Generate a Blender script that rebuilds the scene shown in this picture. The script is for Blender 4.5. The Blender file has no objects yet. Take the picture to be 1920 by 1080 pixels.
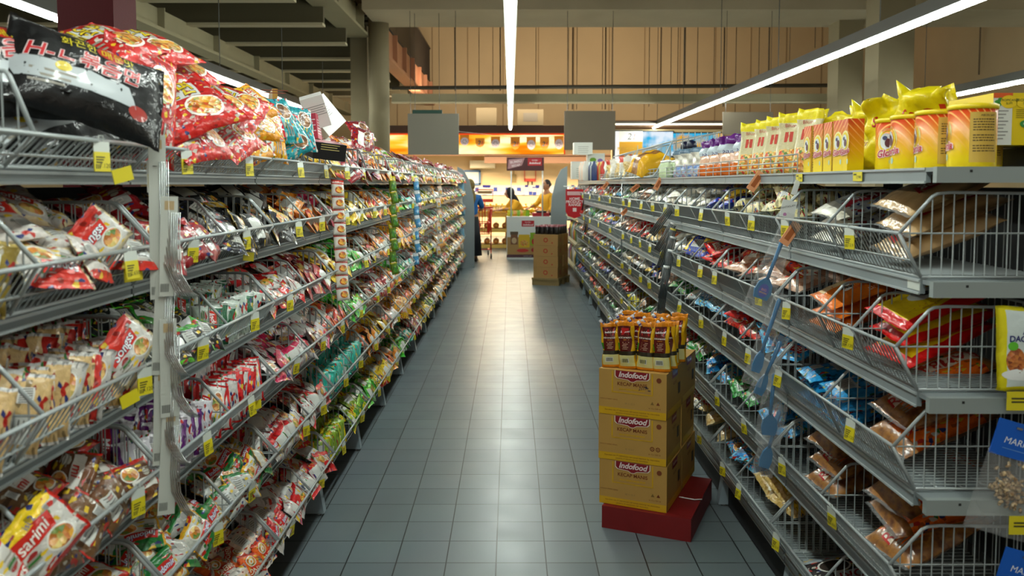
import bpy, bmesh, math, random
from math import sin, cos, pi, radians
from mathutils import Vector, Matrix, noise

random.seed(7)
sc = bpy.context.scene
C = sc.collection

# ------------------------------------------------------------------ camera, world, light, exposure
F_PX, CX, HY, H = 1540.0, 957.0, 345.0, 1.51
PITCH = radians(3.5)
PY0 = HY + F_PX * math.tan(PITCH)
cam_d = bpy.data.cameras.new('camera')
cam = bpy.data.objects.new('camera', cam_d); C.objects.link(cam)
cam_d.sensor_width = 36; cam_d.lens = F_PX / 1920 * 36
cam_d.shift_x = (960 - CX) / 1920
cam_d.shift_y = -(540 - PY0) / 1920
cam_d.clip_start = 0.05; cam_d.clip_end = 200
cam.location = (0, 0, H); cam.rotation_euler = (pi / 2 - PITCH, 0, 0)
cam_d.dof.use_dof = True; cam_d.dof.focus_distance = 3.6; cam_d.dof.aperture_fstop = 4.5
sc.camera = cam

w = bpy.data.worlds.new('hall_air'); sc.world = w; w.use_nodes = True
bg = w.node_tree.nodes['Background']
bg.inputs[0].default_value = (1.0, 0.82, 0.62, 1); bg.inputs[1].default_value = 0.13

sc.view_settings.view_transform = 'Standard'; sc.view_settings.look = 'None'
sc.view_settings.gamma = 1.0; sc.view_settings.exposure = 1.2
TUBE = 31.0         # emission of the fluorescent tubes

def area(name, loc, rot, sx, sy, power, col):
    l = bpy.data.lights.new(name, 'AREA'); l.shape = 'RECTANGLE'; l.size = sx; l.size_y = sy
    l.energy = power; l.color = col
    o = bpy.data.objects.new(name, l); C.objects.link(o); o.location = loc; o.rotation_euler = rot
    return o
# lamps inside the bakery room and the hall behind the camera
area('bakery_ceiling_lamp', (-0.6, 21.2, 2.62), (0, 0, 0), 5.5, 1.2, 330, (1.0, 0.80, 0.52))
area('bakery_ceiling_lamp', (4.2, 21.2, 2.62), (0, 0, 0), 3.5, 1.2, 120, (1.0, 0.85, 0.62))
area('hall_ceiling_lamp', (-6.5, 14, 3.6), (0, 0, 0), 0.3, 14, 120, (1.0, 0.88, 0.68))
area('wall_washer_lamp', (1.5, 22.2, 3.7), (radians(125), 0, 0), 9, .4, 140, (1.0, 0.82, 0.62))

def at(px, py, Y):
    a = (px - CX) / F_PX; b = (PY0 - py) / F_PX
    s = Y / (b * sin(PITCH) + cos(PITCH))
    return Vector((a * s, Y, H + s * (b * cos(PITCH) - sin(PITCH))))

# ------------------------------------------------------------------ materials
def lin(h):
    h = h.lstrip('#')
    c = [int(h[i:i + 2], 16) / 255 for i in (0, 2, 4)]
    return tuple(x / 12.92 if x <= .04045 else ((x + .055) / 1.055) ** 2.4 for x in c) + (1,)
_m = {}
def mat(name, col, rough=.5, metal=0, coat=0, bump=0, bscale=60, var=0, vscale=3, emit=0, spec=.5):
    if name in _m: return _m[name]
    m = bpy.data.materials.new(name); m.use_nodes = True; _m[name] = m
    nt = m.node_tree; b = nt.nodes['Principled BSDF']
    c = lin(col) if isinstance(col, str) else col
    b.inputs['Base Color'].default_value = c
    b.inputs['Roughness'].default_value = rough; b.inputs['Metallic'].default_value = metal
    b.inputs['Specular IOR Level'].default_value = spec
    if coat:
        b.inputs['Coat Weight'].default_value = coat; b.inputs['Coat Roughness'].default_value = .06
    if emit:
        b.inputs['Emission Color'].default_value = c; b.inputs['Emission Strength'].default_value = emit
    if bump or var:
        tc = nt.nodes.new('ShaderNodeTexCoord')
    if bump:
        n = nt.nodes.new('ShaderNodeTexNoise'); n.inputs['Scale'].default_value = bscale; n.inputs['Detail'].default_value = 3
        n.inputs['Distortion'].default_value = .8
        bp = nt.nodes.new('ShaderNodeBump'); bp.inputs['Strength'].default_value = bump; bp.inputs['Distance'].default_value = .01
        nt.links.new(tc.outputs['Object'], n.inputs['Vector']); nt.links.new(n.outputs[0], bp.inputs['Height'])
        nt.links.new(bp.outputs[0], b.inputs['Normal'])
        if coat: nt.links.new(bp.outputs[0], b.inputs['Coat Normal'])
    if var:
        n = nt.nodes.new('ShaderNodeTexNoise'); n.inputs['Scale'].default_value = vscale; n.inputs['Detail'].default_value = 4
        mx = nt.nodes.new('ShaderNodeMix'); mx.data_type = 'RGBA'
        mx.inputs[6].default_value = tuple(x * (1 - var) for x in c[:3]) + (1,)
        mx.inputs[7].default_value = tuple(min(1, x * (1 + var)) for x in c[:3]) + (1,)
        nt.links.new(tc.outputs['Object'], n.inputs['Vector']); nt.links.new(n.outputs[0], mx.inputs[0])
        nt.links.new(mx.outputs[2], b.inputs['Base Color'])
    return m
def film(col):     # glossy printed wrapper
    return mat('wrapper_' + col, col, rough=.5, coat=.55, bump=.3, bscale=42, spec=.2)
def pfilm(col):    # wrapper with small busy printing
    nm = 'printed_' + col
    if nm in _m: return _m[nm]
    m = mat(nm, col, rough=.5, coat=.5, bump=.42, bscale=38, spec=.2); nt = m.node_tree; b = nt.nodes['Principled BSDF']
    tc = nt.nodes.new('ShaderNodeTexCoord'); mp = nt.nodes.new('ShaderNodeMapping'); mp.inputs['Scale'].default_value = (1, 2.1, .3)
    v = nt.nodes.new('ShaderNodeTexVoronoi'); v.inputs['Scale'].default_value = 72; sp = nt.nodes.new('ShaderNodeSeparateColor'); r = nt.nodes.new('ShaderNodeValToRGB'); r.color_ramp.interpolation = 'CONSTANT'
    c = lin(col)
    if min(c[:3]) > .48: c = tuple(x * .72 for x in c[:3]) + (1,)
    L = sum(c[:3]) / 3; dk = tuple(x * .45 for x in c[:3]) + (1,); lt = tuple(min(1, x * 1.15 + .01) for x in c[:3]) + (1,)
    el = r.color_ramp.elements; el[0].position = 0; el[0].color = c; el[1].position = .40; el[1].color = lt
    for p_, q_ in ((.58, c), (.74, dk), (.83, lin('b8b2a4') if L < .4 else lin('8c1a18')), (.89, lin('d8b428')), (.925, lin('b02418')), (.955, lin('2a6a28') if L > .15 else lin('c8c4bc')), (.98, lin('24306a'))): e_ = el.new(p_); e_.color = q_
    nt.links.new(tc.outputs['Object'], mp.inputs[0]); nt.links.new(mp.outputs[0], v.inputs['Vector']); nt.links.new(v.outputs['Color'], sp.inputs[0]); nt.links.new(sp.outputs[0], r.inputs[0]); nt.links.new(r.outputs[0], b.inputs['Base Color'])
    return m
def ink(col):
    return mat('ink_' + col, col, rough=.4, coat=.3)
def emis(name, col, s):
    if name in _m: return _m[name]
    m = bpy.data.materials.new(name); m.use_nodes = True; _m[name] = m
    nt = m.node_tree; nt.nodes.clear()
    e = nt.nodes.new('ShaderNodeEmission'); o = nt.nodes.new('ShaderNodeOutputMaterial')
    e.inputs[0].default_value = lin(col); e.inputs[1].default_value = s
    nt.links.new(e.outputs[0], o.inputs[0]); return m
def ramp_mat(name, cols, scale=40, tex='v', rough=.35, coat=.7, bump=.6, coord='Object'):
    """small varied food / print pattern"""
    if name in _m: return _m[name]
    m = bpy.data.materials.new(name); m.use_nodes = True; _m[name] = m
    nt = m.node_tree; b = nt.nodes['Principled BSDF']
    b.inputs['Roughness'].default_value = rough
    b.inputs['Coat Weight'].default_value = coat; b.inputs['Coat Roughness'].default_value = .1
    tc = nt.nodes.new('ShaderNodeTexCoord')
    if tex == 'v':
        t = nt.nodes.new('ShaderNodeTexVoronoi'); t.inputs['Scale'].default_value = scale
        sep = nt.nodes.new('ShaderNodeSeparateColor'); nt.links.new(t.outputs['Color'], sep.inputs[0]); out = sep.outputs[0]; hgt = t.outputs['Distance']
    else:
        t = nt.nodes.new('ShaderNodeTexNoise'); t.inputs['Scale'].default_value = scale; t.inputs['Detail'].default_value = 4
        out = t.outputs[0]; hgt = t.outputs[0]
    nt.links.new(tc.outputs[coord], t.inputs['Vector'])
    r = nt.nodes.new('ShaderNodeValToRGB'); el = r.color_ramp.elements
    while len(el) > 1: el.remove(el[-1])
    lo, hi = (.0, 1.) if tex == 'v' else (.32, .68)
    for i, c in enumerate(cols):
        p = lo + (hi - lo) * i / max(1, len(cols) - 1)
        e = el[0] if i == 0 else el.new(p)
        e.position = p; e.color = lin(c)
    nt.links.new(out, r.inputs[0]); nt.links.new(r.outputs[0], b.inputs['Base Color'])
    if bump:
        bp = nt.nodes.new('ShaderNodeBump'); bp.inputs['Strength'].default_value = bump; bp.inputs['Distance'].default_value = .004
        nt.links.new(hgt, bp.inputs['Height']); nt.links.new(bp.outputs[0], b.inputs['Normal'])
        n2 = nt.nodes.new('ShaderNodeTexNoise'); n2.inputs['Scale'].default_value = 45; n2.inputs['Detail'].default_value = 2
        b2 = nt.nodes.new('ShaderNodeBump'); b2.inputs['Strength'].default_value = .5; b2.inputs['Distance'].default_value = .01
        nt.links.new(tc.outputs['Object'], n2.inputs['Vector']); nt.links.new(n2.outputs[0], b2.inputs['Height']); nt.links.new(b2.outputs[0], b.inputs['Coat Normal'])
    return m
FOOD = {
 'noodle': lambda: ramp_mat('food_noodle', ['8a3c10', 'd98a20', 'f2b53a', 'c9301a', 'f0d27a', '4f7a22'], 90),
 'brown': lambda: ramp_mat('food_brown', ['4a2a12', '7a4a20', 'a06a2e', '5c3516'], 70),
 'cracker': lambda: ramp_mat('food_cracker', ['7a4a1c', 'a8702e', 'c08a45', '8a5522'], 26, 'n', .45, 1, .5),
 'amber': lambda: ramp_mat('food_amber', ['5c3016', '8a5a2e', 'a8702e', '7a4a1c'], 30, 'n', .4, 1, .6),
 'tan': lambda: ramp_mat('food_tan', ['8f6e42', 'ad8a58', 'c2a070'], 9, 'n', .45, 1, .2),
 'pasta': lambda: ramp_mat('food_pasta', ['b58d3c', 'd9b565', 'e8cf90', 'c49a48'], 60, 'v', .5, 1, .8),
 'pale': lambda: ramp_mat('food_pale', ['b8b09a', 'd8d2c2', 'ece8de'], 30, 'n', .4, 1, .6),
 'pink': lambda: ramp_mat('food_pink', ['b0785a', 'd8a888', 'e8c8b0', 'c89070'], 45, 'v', .4, 1, .6),
 'nuts': lambda: ramp_mat('food_nuts', ['8a6a44', 'b8976a', 'd9be90', '6e5030'], 130, 'v', .4, 1, 1.),
 'greens': lambda: ramp_mat('food_greens', ['1c4a18', '3a8a2a', '80b83a', 'c8c030'], 60),
 'dark': lambda: ramp_mat('food_dark', ['141210', '2a221c', '4a382c'], 30, 'n', .35, 1, .5),
 'mixed': lambda: ramp_mat('food_mixed', ['c03020', 'd8902a', 'e8d060', '38701f', 'e8e4d8', '7a2a18'], 80),
 'blue': lambda: ramp_mat('food_blue', ['0f3a8a', '1f7ac8', '6fb8e0', 'e8f0f4'], 40, 'n'),
}
def fmat(x): return FOOD[x]() if x in FOOD else film(x)

def clear_film():
    if 'clear' in _m: return _m['clear']
    m = bpy.data.materials.new('clear_film'); m.use_nodes = True; _m['clear'] = m
    nt = m.node_tree; nt.nodes.clear(); o = nt.nodes.new('ShaderNodeOutputMaterial')
    t = nt.nodes.new('ShaderNodeBsdfTransparent'); g = nt.nodes.new('ShaderNodeBsdfPrincipled')
    g.inputs['Base Color'].default_value = (.8, .82, .82, 1); g.inputs['Roughness'].default_value = .12
    mx = nt.nodes.new('ShaderNodeMixShader'); mx.inputs[0].default_value = .11
    tc = nt.nodes.new('ShaderNodeTexCoord'); n = nt.nodes.new('ShaderNodeTexNoise'); n.inputs['Scale'].default_value = 40
    bp = nt.nodes.new('ShaderNodeBump'); bp.inputs['Strength'].default_value = .8; bp.inputs['Distance'].default_value = .01
    nt.links.new(tc.outputs['Object'], n.inputs['Vector']); nt.links.new(n.outputs[0], bp.inputs['Height']); nt.links.new(bp.outputs[0], g.inputs['Normal'])
    nt.links.new(t.outputs[0], mx.inputs[1]); nt.links.new(g.outputs[0], mx.inputs[2]); nt.links.new(mx.outputs[0], o.inputs[0])
    return m

WIRE = mat('wire_enamel', '9fa7a8', rough=.35, metal=.0, coat=.3)
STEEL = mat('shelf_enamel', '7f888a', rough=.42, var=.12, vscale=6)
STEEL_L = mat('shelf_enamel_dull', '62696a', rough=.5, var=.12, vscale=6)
STEEL_D = mat('shelf_back', '24282a', rough=.6, var=.2)
FOOT = mat('foot_enamel', '94a3ab', rough=.45)
DARK = mat('dark_kick', '191b1c', rough=.7)
WHITE = mat('white_plastic', 'dfe2de', rough=.4)
YEL = mat('tag_yellow', 'd8c81e', rough=.45)
PRINT = mat('tag_print', '3c3a1c', rough=.6)
CREAM = mat('cream_paint', 'd8c49a', rough=.8, var=.06)
BLACK = mat('black_plastic', '151515', rough=.4)
CHROME = mat('chrome', 'b9bcbc', rough=.25, metal=1)

# ------------------------------------------------------------------ mesh builder
class MB:
    def __init__(s): s.v = []; s.f = []; s.m = []; s.sm = []; s.mats = []
    def mi(s, m):
        if m not in s.mats: s.mats.append(m)
        return s.mats.index(m)
    def add(s, vs, fs, m, smooth=False):
        o = len(s.v); s.v += [tuple(v) for v in vs]
        ms = m if isinstance(m, list) else [m] * len(fs)
        for f, mm in zip(fs, ms):
            s.f.append(tuple(i + o for i in f)); s.m.append(s.mi(mm)); s.sm.append(smooth)
    def box(s, c, d, m, M=None):
        x, y, z = d[0] / 2, d[1] / 2, d[2] / 2
        vs = [Vector((i * x, j * y, k * z)) for i in (-1, 1) for j in (-1, 1) for k in (-1, 1)]
        c = Vector(c)
        vs = [(M @ v if M else v) + c for v in vs]
        s.add(vs, [(0, 1, 3, 2), (4, 6, 7, 5), (0, 4, 5, 1), (2, 3, 7, 6), (0, 2, 6, 4), (1, 5, 7, 3)], m)
    def b2(s, a, b, m):
        s.box([(p + q) / 2 for p, q in zip(a, b)], [abs(q - p) for p, q in zip(a, b)], m)
    def tube(s, pts, r, m, n=6, cap=True, closed=False):
        pts = [Vector(p) for p in pts]; N = len(pts); rings = []
        rs = r if isinstance(r, (list, tuple)) else [r] * N
        ref = None
        for i, p in enumerate(pts):
            a = pts[i - 1] if (i > 0 or closed) else p; b = pts[(i + 1) % N] if (i < N - 1 or closed) else p
            t = (b - a)
            t = t.normalized() if t.length > 1e-9 else Vector((0, 0, 1))
            if ref is None: ref = Vector((0, 0, 1)) if abs(t.z) < .9 else Vector((1, 0, 0))
            u = t.cross(ref)
            if u.length < 1e-5: ref = Vector((0, 1, 0)); u = t.cross(ref)
            u.normalize(); v = t.cross(u).normalized(); ref = v.cross(t) if False else ref
            rings.append([p + u * (rs[i] * cos(2 * pi * k / n)) + v * (rs[i] * sin(2 * pi * k / n)) for k in range(n)])
        vs = [q for rg in rings for q in rg]; fs = []
        for i in range(N if closed else N - 1):
            j = (i + 1) % N
            for k in range(n): fs.append((i * n + k, i * n + (k + 1) % n, j * n + (k + 1) % n, j * n + k))
        if cap and not closed: fs += [tuple(range(n))[::-1], tuple(range((N - 1) * n, N * n))]
        s.add(vs, fs, m, n > 4)
    def lathe(s, prof, m, c=(0, 0, 0), n=24, sx=1, sy=1):
        vs = []; fs = []; c = Vector(c)
        for r, z in prof:
            vs += [c + Vector((r * sx * cos(2 * pi * k / n), r * sy * sin(2 * pi * k / n), z)) for k in range(n)]
        ms = []
        for i in range(len(prof) - 1):
            for k in range(n):
                fs.append((i * n + k, i * n + (k + 1) % n, (i + 1) * n + (k + 1) % n, (i + 1) * n + k))
                ms.append(m[i] if isinstance(m, list) else m)
        fs.append(tuple(range(n))[::-1]); ms.append(m[0] if isinstance(m, list) else m)
        fs.append(tuple(range((len(prof) - 1) * n, len(prof) * n))); ms.append(m[-1] if isinstance(m, list) else m)
        s.add(vs, fs, ms, True)
    def ball(s, c, r, m, n=12, M=None):
        r = Vector(r) if not isinstance(r, (int, float)) else Vector((r, r, r)); c = Vector(c)
        vs = []; fs = []; h = n // 2
        for i in range(h + 1):
            a = pi * i / h
            for k in range(n):
                b = 2 * pi * k / n
                v = Vector((r.x * sin(a) * cos(b), r.y * sin(a) * sin(b), r.z * cos(a)))
                vs.append((M @ v if M else v) + c)
        for i in range(h):
            for k in range(n): fs.append((i * n + k, (i + 1) * n + k, (i + 1) * n + (k + 1) % n, i * n + (k + 1) % n))
        s.add(vs, fs, m, True)
    def poly(s, pts, th, m, ax='y'):
        """extruded outline; pts 2D, thickness th along ax"""
        n = len(pts)
        def q(p, t): return (p[0], t, p[1]) if ax == 'y' else ((t, p[0], p[1]) if ax == 'x' else (p[0], p[1], t))
        vs = [q(p, -th / 2) for p in pts] + [q(p, th / 2) for p in pts]
        fs = [tuple(range(n)), tuple(range(2 * n - 1, n - 1, -1))] + [(i, i + n, (i + 1) % n + n, (i + 1) % n) for i in range(n)]
        s.add(vs, fs, m)
    def merge(s, o, M):
        off = len(s.v); s.v += [tuple(M @ Vector(v)) for v in o.v]
        mp = [s.mi(m) for m in o.mats]
        s.f += [tuple(i + off for i in f) for f in o.f]; s.m += [mp[i] for i in o.m]; s.sm += o.sm
    def mesh(s, name):
        me = bpy.data.meshes.new(name); me.from_pydata(s.v, [], s.f)
        for m in s.mats: me.materials.append(m)
        me.polygons.foreach_set('material_index', s.m); me.polygons.foreach_set('use_smooth', s.sm)
        me.update(); return me
    def build(s, name, parent=None, loc=(0, 0, 0), rot=None):
        return mk(name, s.mesh(name), parent, loc, rot)
def mk(name, me, parent=None, loc=(0, 0, 0), rot=None, M=None):
    o = bpy.data.objects.new(name, me); C.objects.link(o); o.parent = parent
    if M is not None: o.matrix_local = M
    else:
        o.location = loc
        if rot: o.rotation_euler = rot
    return o
def tag(o, label, cat, group=None):
    o['label'] = label; o['category'] = cat
    if group: o['group'] = group
    return o
def struct(o): o['kind'] = 'structure'; return o
def empty(name, label, cat, loc=(0, 0, 0), rz=0, group=None):
    o = bpy.data.objects.new(name, None); C.objects.link(o); o.location = loc; o.rotation_euler = (0, 0, rz)
    o.empty_display_size = .05
    return tag(o, label, cat, group)
def copy_tree(o, parent=None):
    c = o.copy(); C.objects.link(c); c.parent = parent
    for ch in list(KIDS.get(o.name, [])):
        d = copy_tree(ch, c)
    return c
KIDS = {}
def kid(parent, o): KIDS.setdefault(parent.name, []).append(o); return o

# ------------------------------------------------------------------ lettering
_tg = {}
def text_geo(t, size, shear=0, bold=0, cell=None):
    key = (t, size, shear, bold, cell)
    if key in _tg: return _tg[key]
    cu = bpy.data.curves.new('lettering', 'FONT'); cu.body = t; cu.size = size; cu.shear = shear; cu.offset = bold
    cu.align_x = 'CENTER'; cu.align_y = 'CENTER'; cu.resolution_u = 3
    o = bpy.data.objects.new('lettering', cu); C.objects.link(o)
    dg = bpy.context.evaluated_depsgraph_get(); dg.update()
    me = bpy.data.meshes.new_from_object(o.evaluated_get(dg))
    bm = bmesh.new(); bm.from_mesh(me)
    if cell and bm.verts:
        xs = [v.co.x for v in bm.verts]; ys = [v.co.y for v in bm.verts]
        for lo, hi, ax in ((min(xs), max(xs), 0), (min(ys), max(ys), 1)):
            k = math.ceil(lo / cell)
            while k * cell < hi:
                co = [0, 0, 0]; no = [0, 0, 0]; co[ax] = k * cell; no[ax] = 1
                bmesh.ops.bisect_plane(bm, geom=bm.verts[:] + bm.edges[:] + bm.faces[:], plane_co=co, plane_no=no)
                k += 1
    bm.verts.index_update()
    r = ([(v.co.x, v.co.y) for v in bm.verts], [tuple(v.index for v in f.verts) for f in bm.faces])
    bm.free(); bpy.data.objects.remove(o); bpy.data.curves.remove(cu); bpy.data.meshes.remove(me)
    _tg[key] = r
    return r
def put_text(mb, t, size, m, fn, x=0, y=0, shear=0, bold=0, rot=0, cell=None, sx=1):
    v, f = text_geo(t, size, shear, bold, cell)
    if not v: return
    c, s_ = cos(rot), sin(rot)
    mb.add([fn(x + sx * a * c - b * s_, y + sx * a * s_ + b * c) for a, b in v], f, m)
def plane_fn(o, ux, uy, off=.0006):
    o, ux, uy = Vector(o), Vector(ux), Vector(uy); n = ux.cross(uy).normalized() * off
    return lambda x, y: o + ux * x + uy * y + n
def flat_rect(mb, fn, x0, y0, x1, y1, m):
    mb.add([fn(x0, y0), fn(x1, y0), fn(x1, y1), fn(x0, y1)], [(0, 1, 2, 3)], m)
def flat_ell(mb, fn, x, y, rx, ry, m, n=20):
    mb.add([fn(x + rx * cos(2 * pi * k / n), y + ry * sin(2 * pi * k / n)) for k in range(n)], [tuple(range(n))], m)

# ------------------------------------------------------------------ packets
class Pillow:
    """soft packet lying in XY, seals at +-X, printed face +Z"""
    def __init__(s, w, h, t, nx=26, ny=16, seed=0, crumple=.004, flare=.06, seal=.09):
        s.w, s.h, s.t, s.nx, s.ny = w, h, t, nx, ny
        s.top = []; s.bot = []
        for i in range(nx + 1):
            u = -1 + 2 * i / nx
            for j in range(ny + 1):
                v = -1 + 2 * j / ny
                uu = min(1, abs(u) / (1 - seal)); prof = max(0, 1 - uu ** 3) ** .55 * max(0, 1 - abs(v) ** 3.2) ** .55
                x = u * w / 2; y = v * h / 2 * (1 - flare * prof ** .5 + (flare * .5 if uu >= 1 else 0))
                q = Vector((x * 22, y * 22, seed * 7.3))
                n1 = noise.noise(q) * crumple + noise.noise(q * 2.7) * crumple * .5
                bend = noise.noise(Vector((x * 6, y * 6, seed * 3.1 + 50))) * crumple * 2.2
                wav = sin(v * 14 + seed) * .0012 if uu >= 1 else 0
                x += noise.noise(Vector((v * 2, seed, u))) * crumple * .8; y += noise.noise(Vector((u * 3, seed + 9, v))) * crumple * .8
                s.top.append(Vector((x, y, t / 2 * prof + n1 * (.3 + prof) + bend + wav + .0004)))
                q2 = Vector((x * 22, y * 22, seed * 7.3 + 30))
                s.bot.append(Vector((x, y, -t / 2 * prof + noise.noise(q2) * crumple * prof + bend + wav - .0004)))
    def samp(s, x, y, side=1, off=.0008):
        g = s.top if side > 0 else s.bot
        u = min(.999, max(-.999, x / (s.w / 2))); v = min(.999, max(-.999, y / (s.h / 2)))
        a = (u + 1) / 2 * s.nx; b = (v + 1) / 2 * s.ny; i, j = int(a), int(b); fa, fb = a - i, b - j
        k = s.ny + 1
        p = g[i * k + j] * (1 - fa) * (1 - fb) + g[(i + 1) * k + j] * fa * (1 - fb) + g[i * k + j + 1] * (1 - fa) * fb + g[(i + 1) * k + j + 1] * fa * fb
        return p + Vector((0, 0, off * side))
    def emit(s, mb, zone):
        k = s.ny + 1; N = len(s.top); vs = s.top + s.bot; fs = []; ms = []
        for i in range(s.nx):
            for j in range(s.ny):
                u = -1 + 2 * (i + .5) / s.nx; v = -1 + 2 * (j + .5) / s.ny
                a, b, c, d = i * k + j, (i + 1) * k + j, (i + 1) * k + j + 1, i * k + j + 1
                fs.append((a, b, c, d)); ms.append(zone(u, v, 1))
                fs.append((a + N, d + N, c + N, b + N)); ms.append(zone(u, v, -1))
        for i in range(s.nx):
            for j in (0, s.ny):
                a, b = i * k + j, (i + 1) * k + j; fs.append((a, a + N, b + N, b)); ms.append(zone(-1 + 2 * (i + .5) / s.nx, -1 if j == 0 else 1, 1))
        for j in range(s.ny):
            for i in (0, s.nx):
                a, b = i * k + j, i * k + j + 1; fs.append((a, b, b + N, a + N)); ms.append(zone(-1 if i == 0 else 1, 0, 1))
        mb.add(vs, fs, ms, True)
    def text(s, mb, t, x, y, size, m, rot=0, shear=0, bold=0, side=1, off=.0012, sx=1):
        f = (lambda a, b: s.samp(a, b, side, off)) if side > 0 else (lambda a, b: s.samp(-a, b, side, off))
        put_text(mb, t, size, m, f, x, y, shear, bold, rot, cell=.012, sx=sx)
    def ell(s, mb, x, y, rx, ry, m, side=1, n=18, off=.0008):
        vs = [s.samp(x, y, side, off)]; R = 4; fs = []
        for r in range(1, R + 1):
            vs += [s.samp(x + rx * r / R * cos(2 * pi * k / n), y + ry * r / R * sin(2 * pi * k / n), side, off) for k in range(n)]
        for k in range(n): fs.append((0, 1 + k, 1 + (k + 1) % n))
        for r in range(1, R):
            a = 1 + (r - 1) * n; b = a + n
            for k in range(n): fs.append((a + k, b + k, b + (k + 1) % n, a + (k + 1) % n))
        if side < 0: fs = [f[::-1] for f in fs]
        mb.add(vs, fs, m, True)
    def rect(s, mb, x0, y0, x1, y1, m, side=1, off=.0006, nx=8, ny=5, skew=0):
        vs = []; fs = []
        for i in range(nx + 1):
            for j in range(ny + 1):
                yy = y0 + (y1 - y0) * j / ny
                vs.append(s.samp(x0 + (x1 - x0) * i / nx + skew * (yy - y0), yy, side, off))
        for i in range(nx):
            for j in range(ny):
                a = i * (ny + 1) + j; f = (a, a + ny + 1, a + ny + 2, a + 1); fs.append(f if side > 0 else f[::-1])
        mb.add(vs, fs, m, True)
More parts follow.
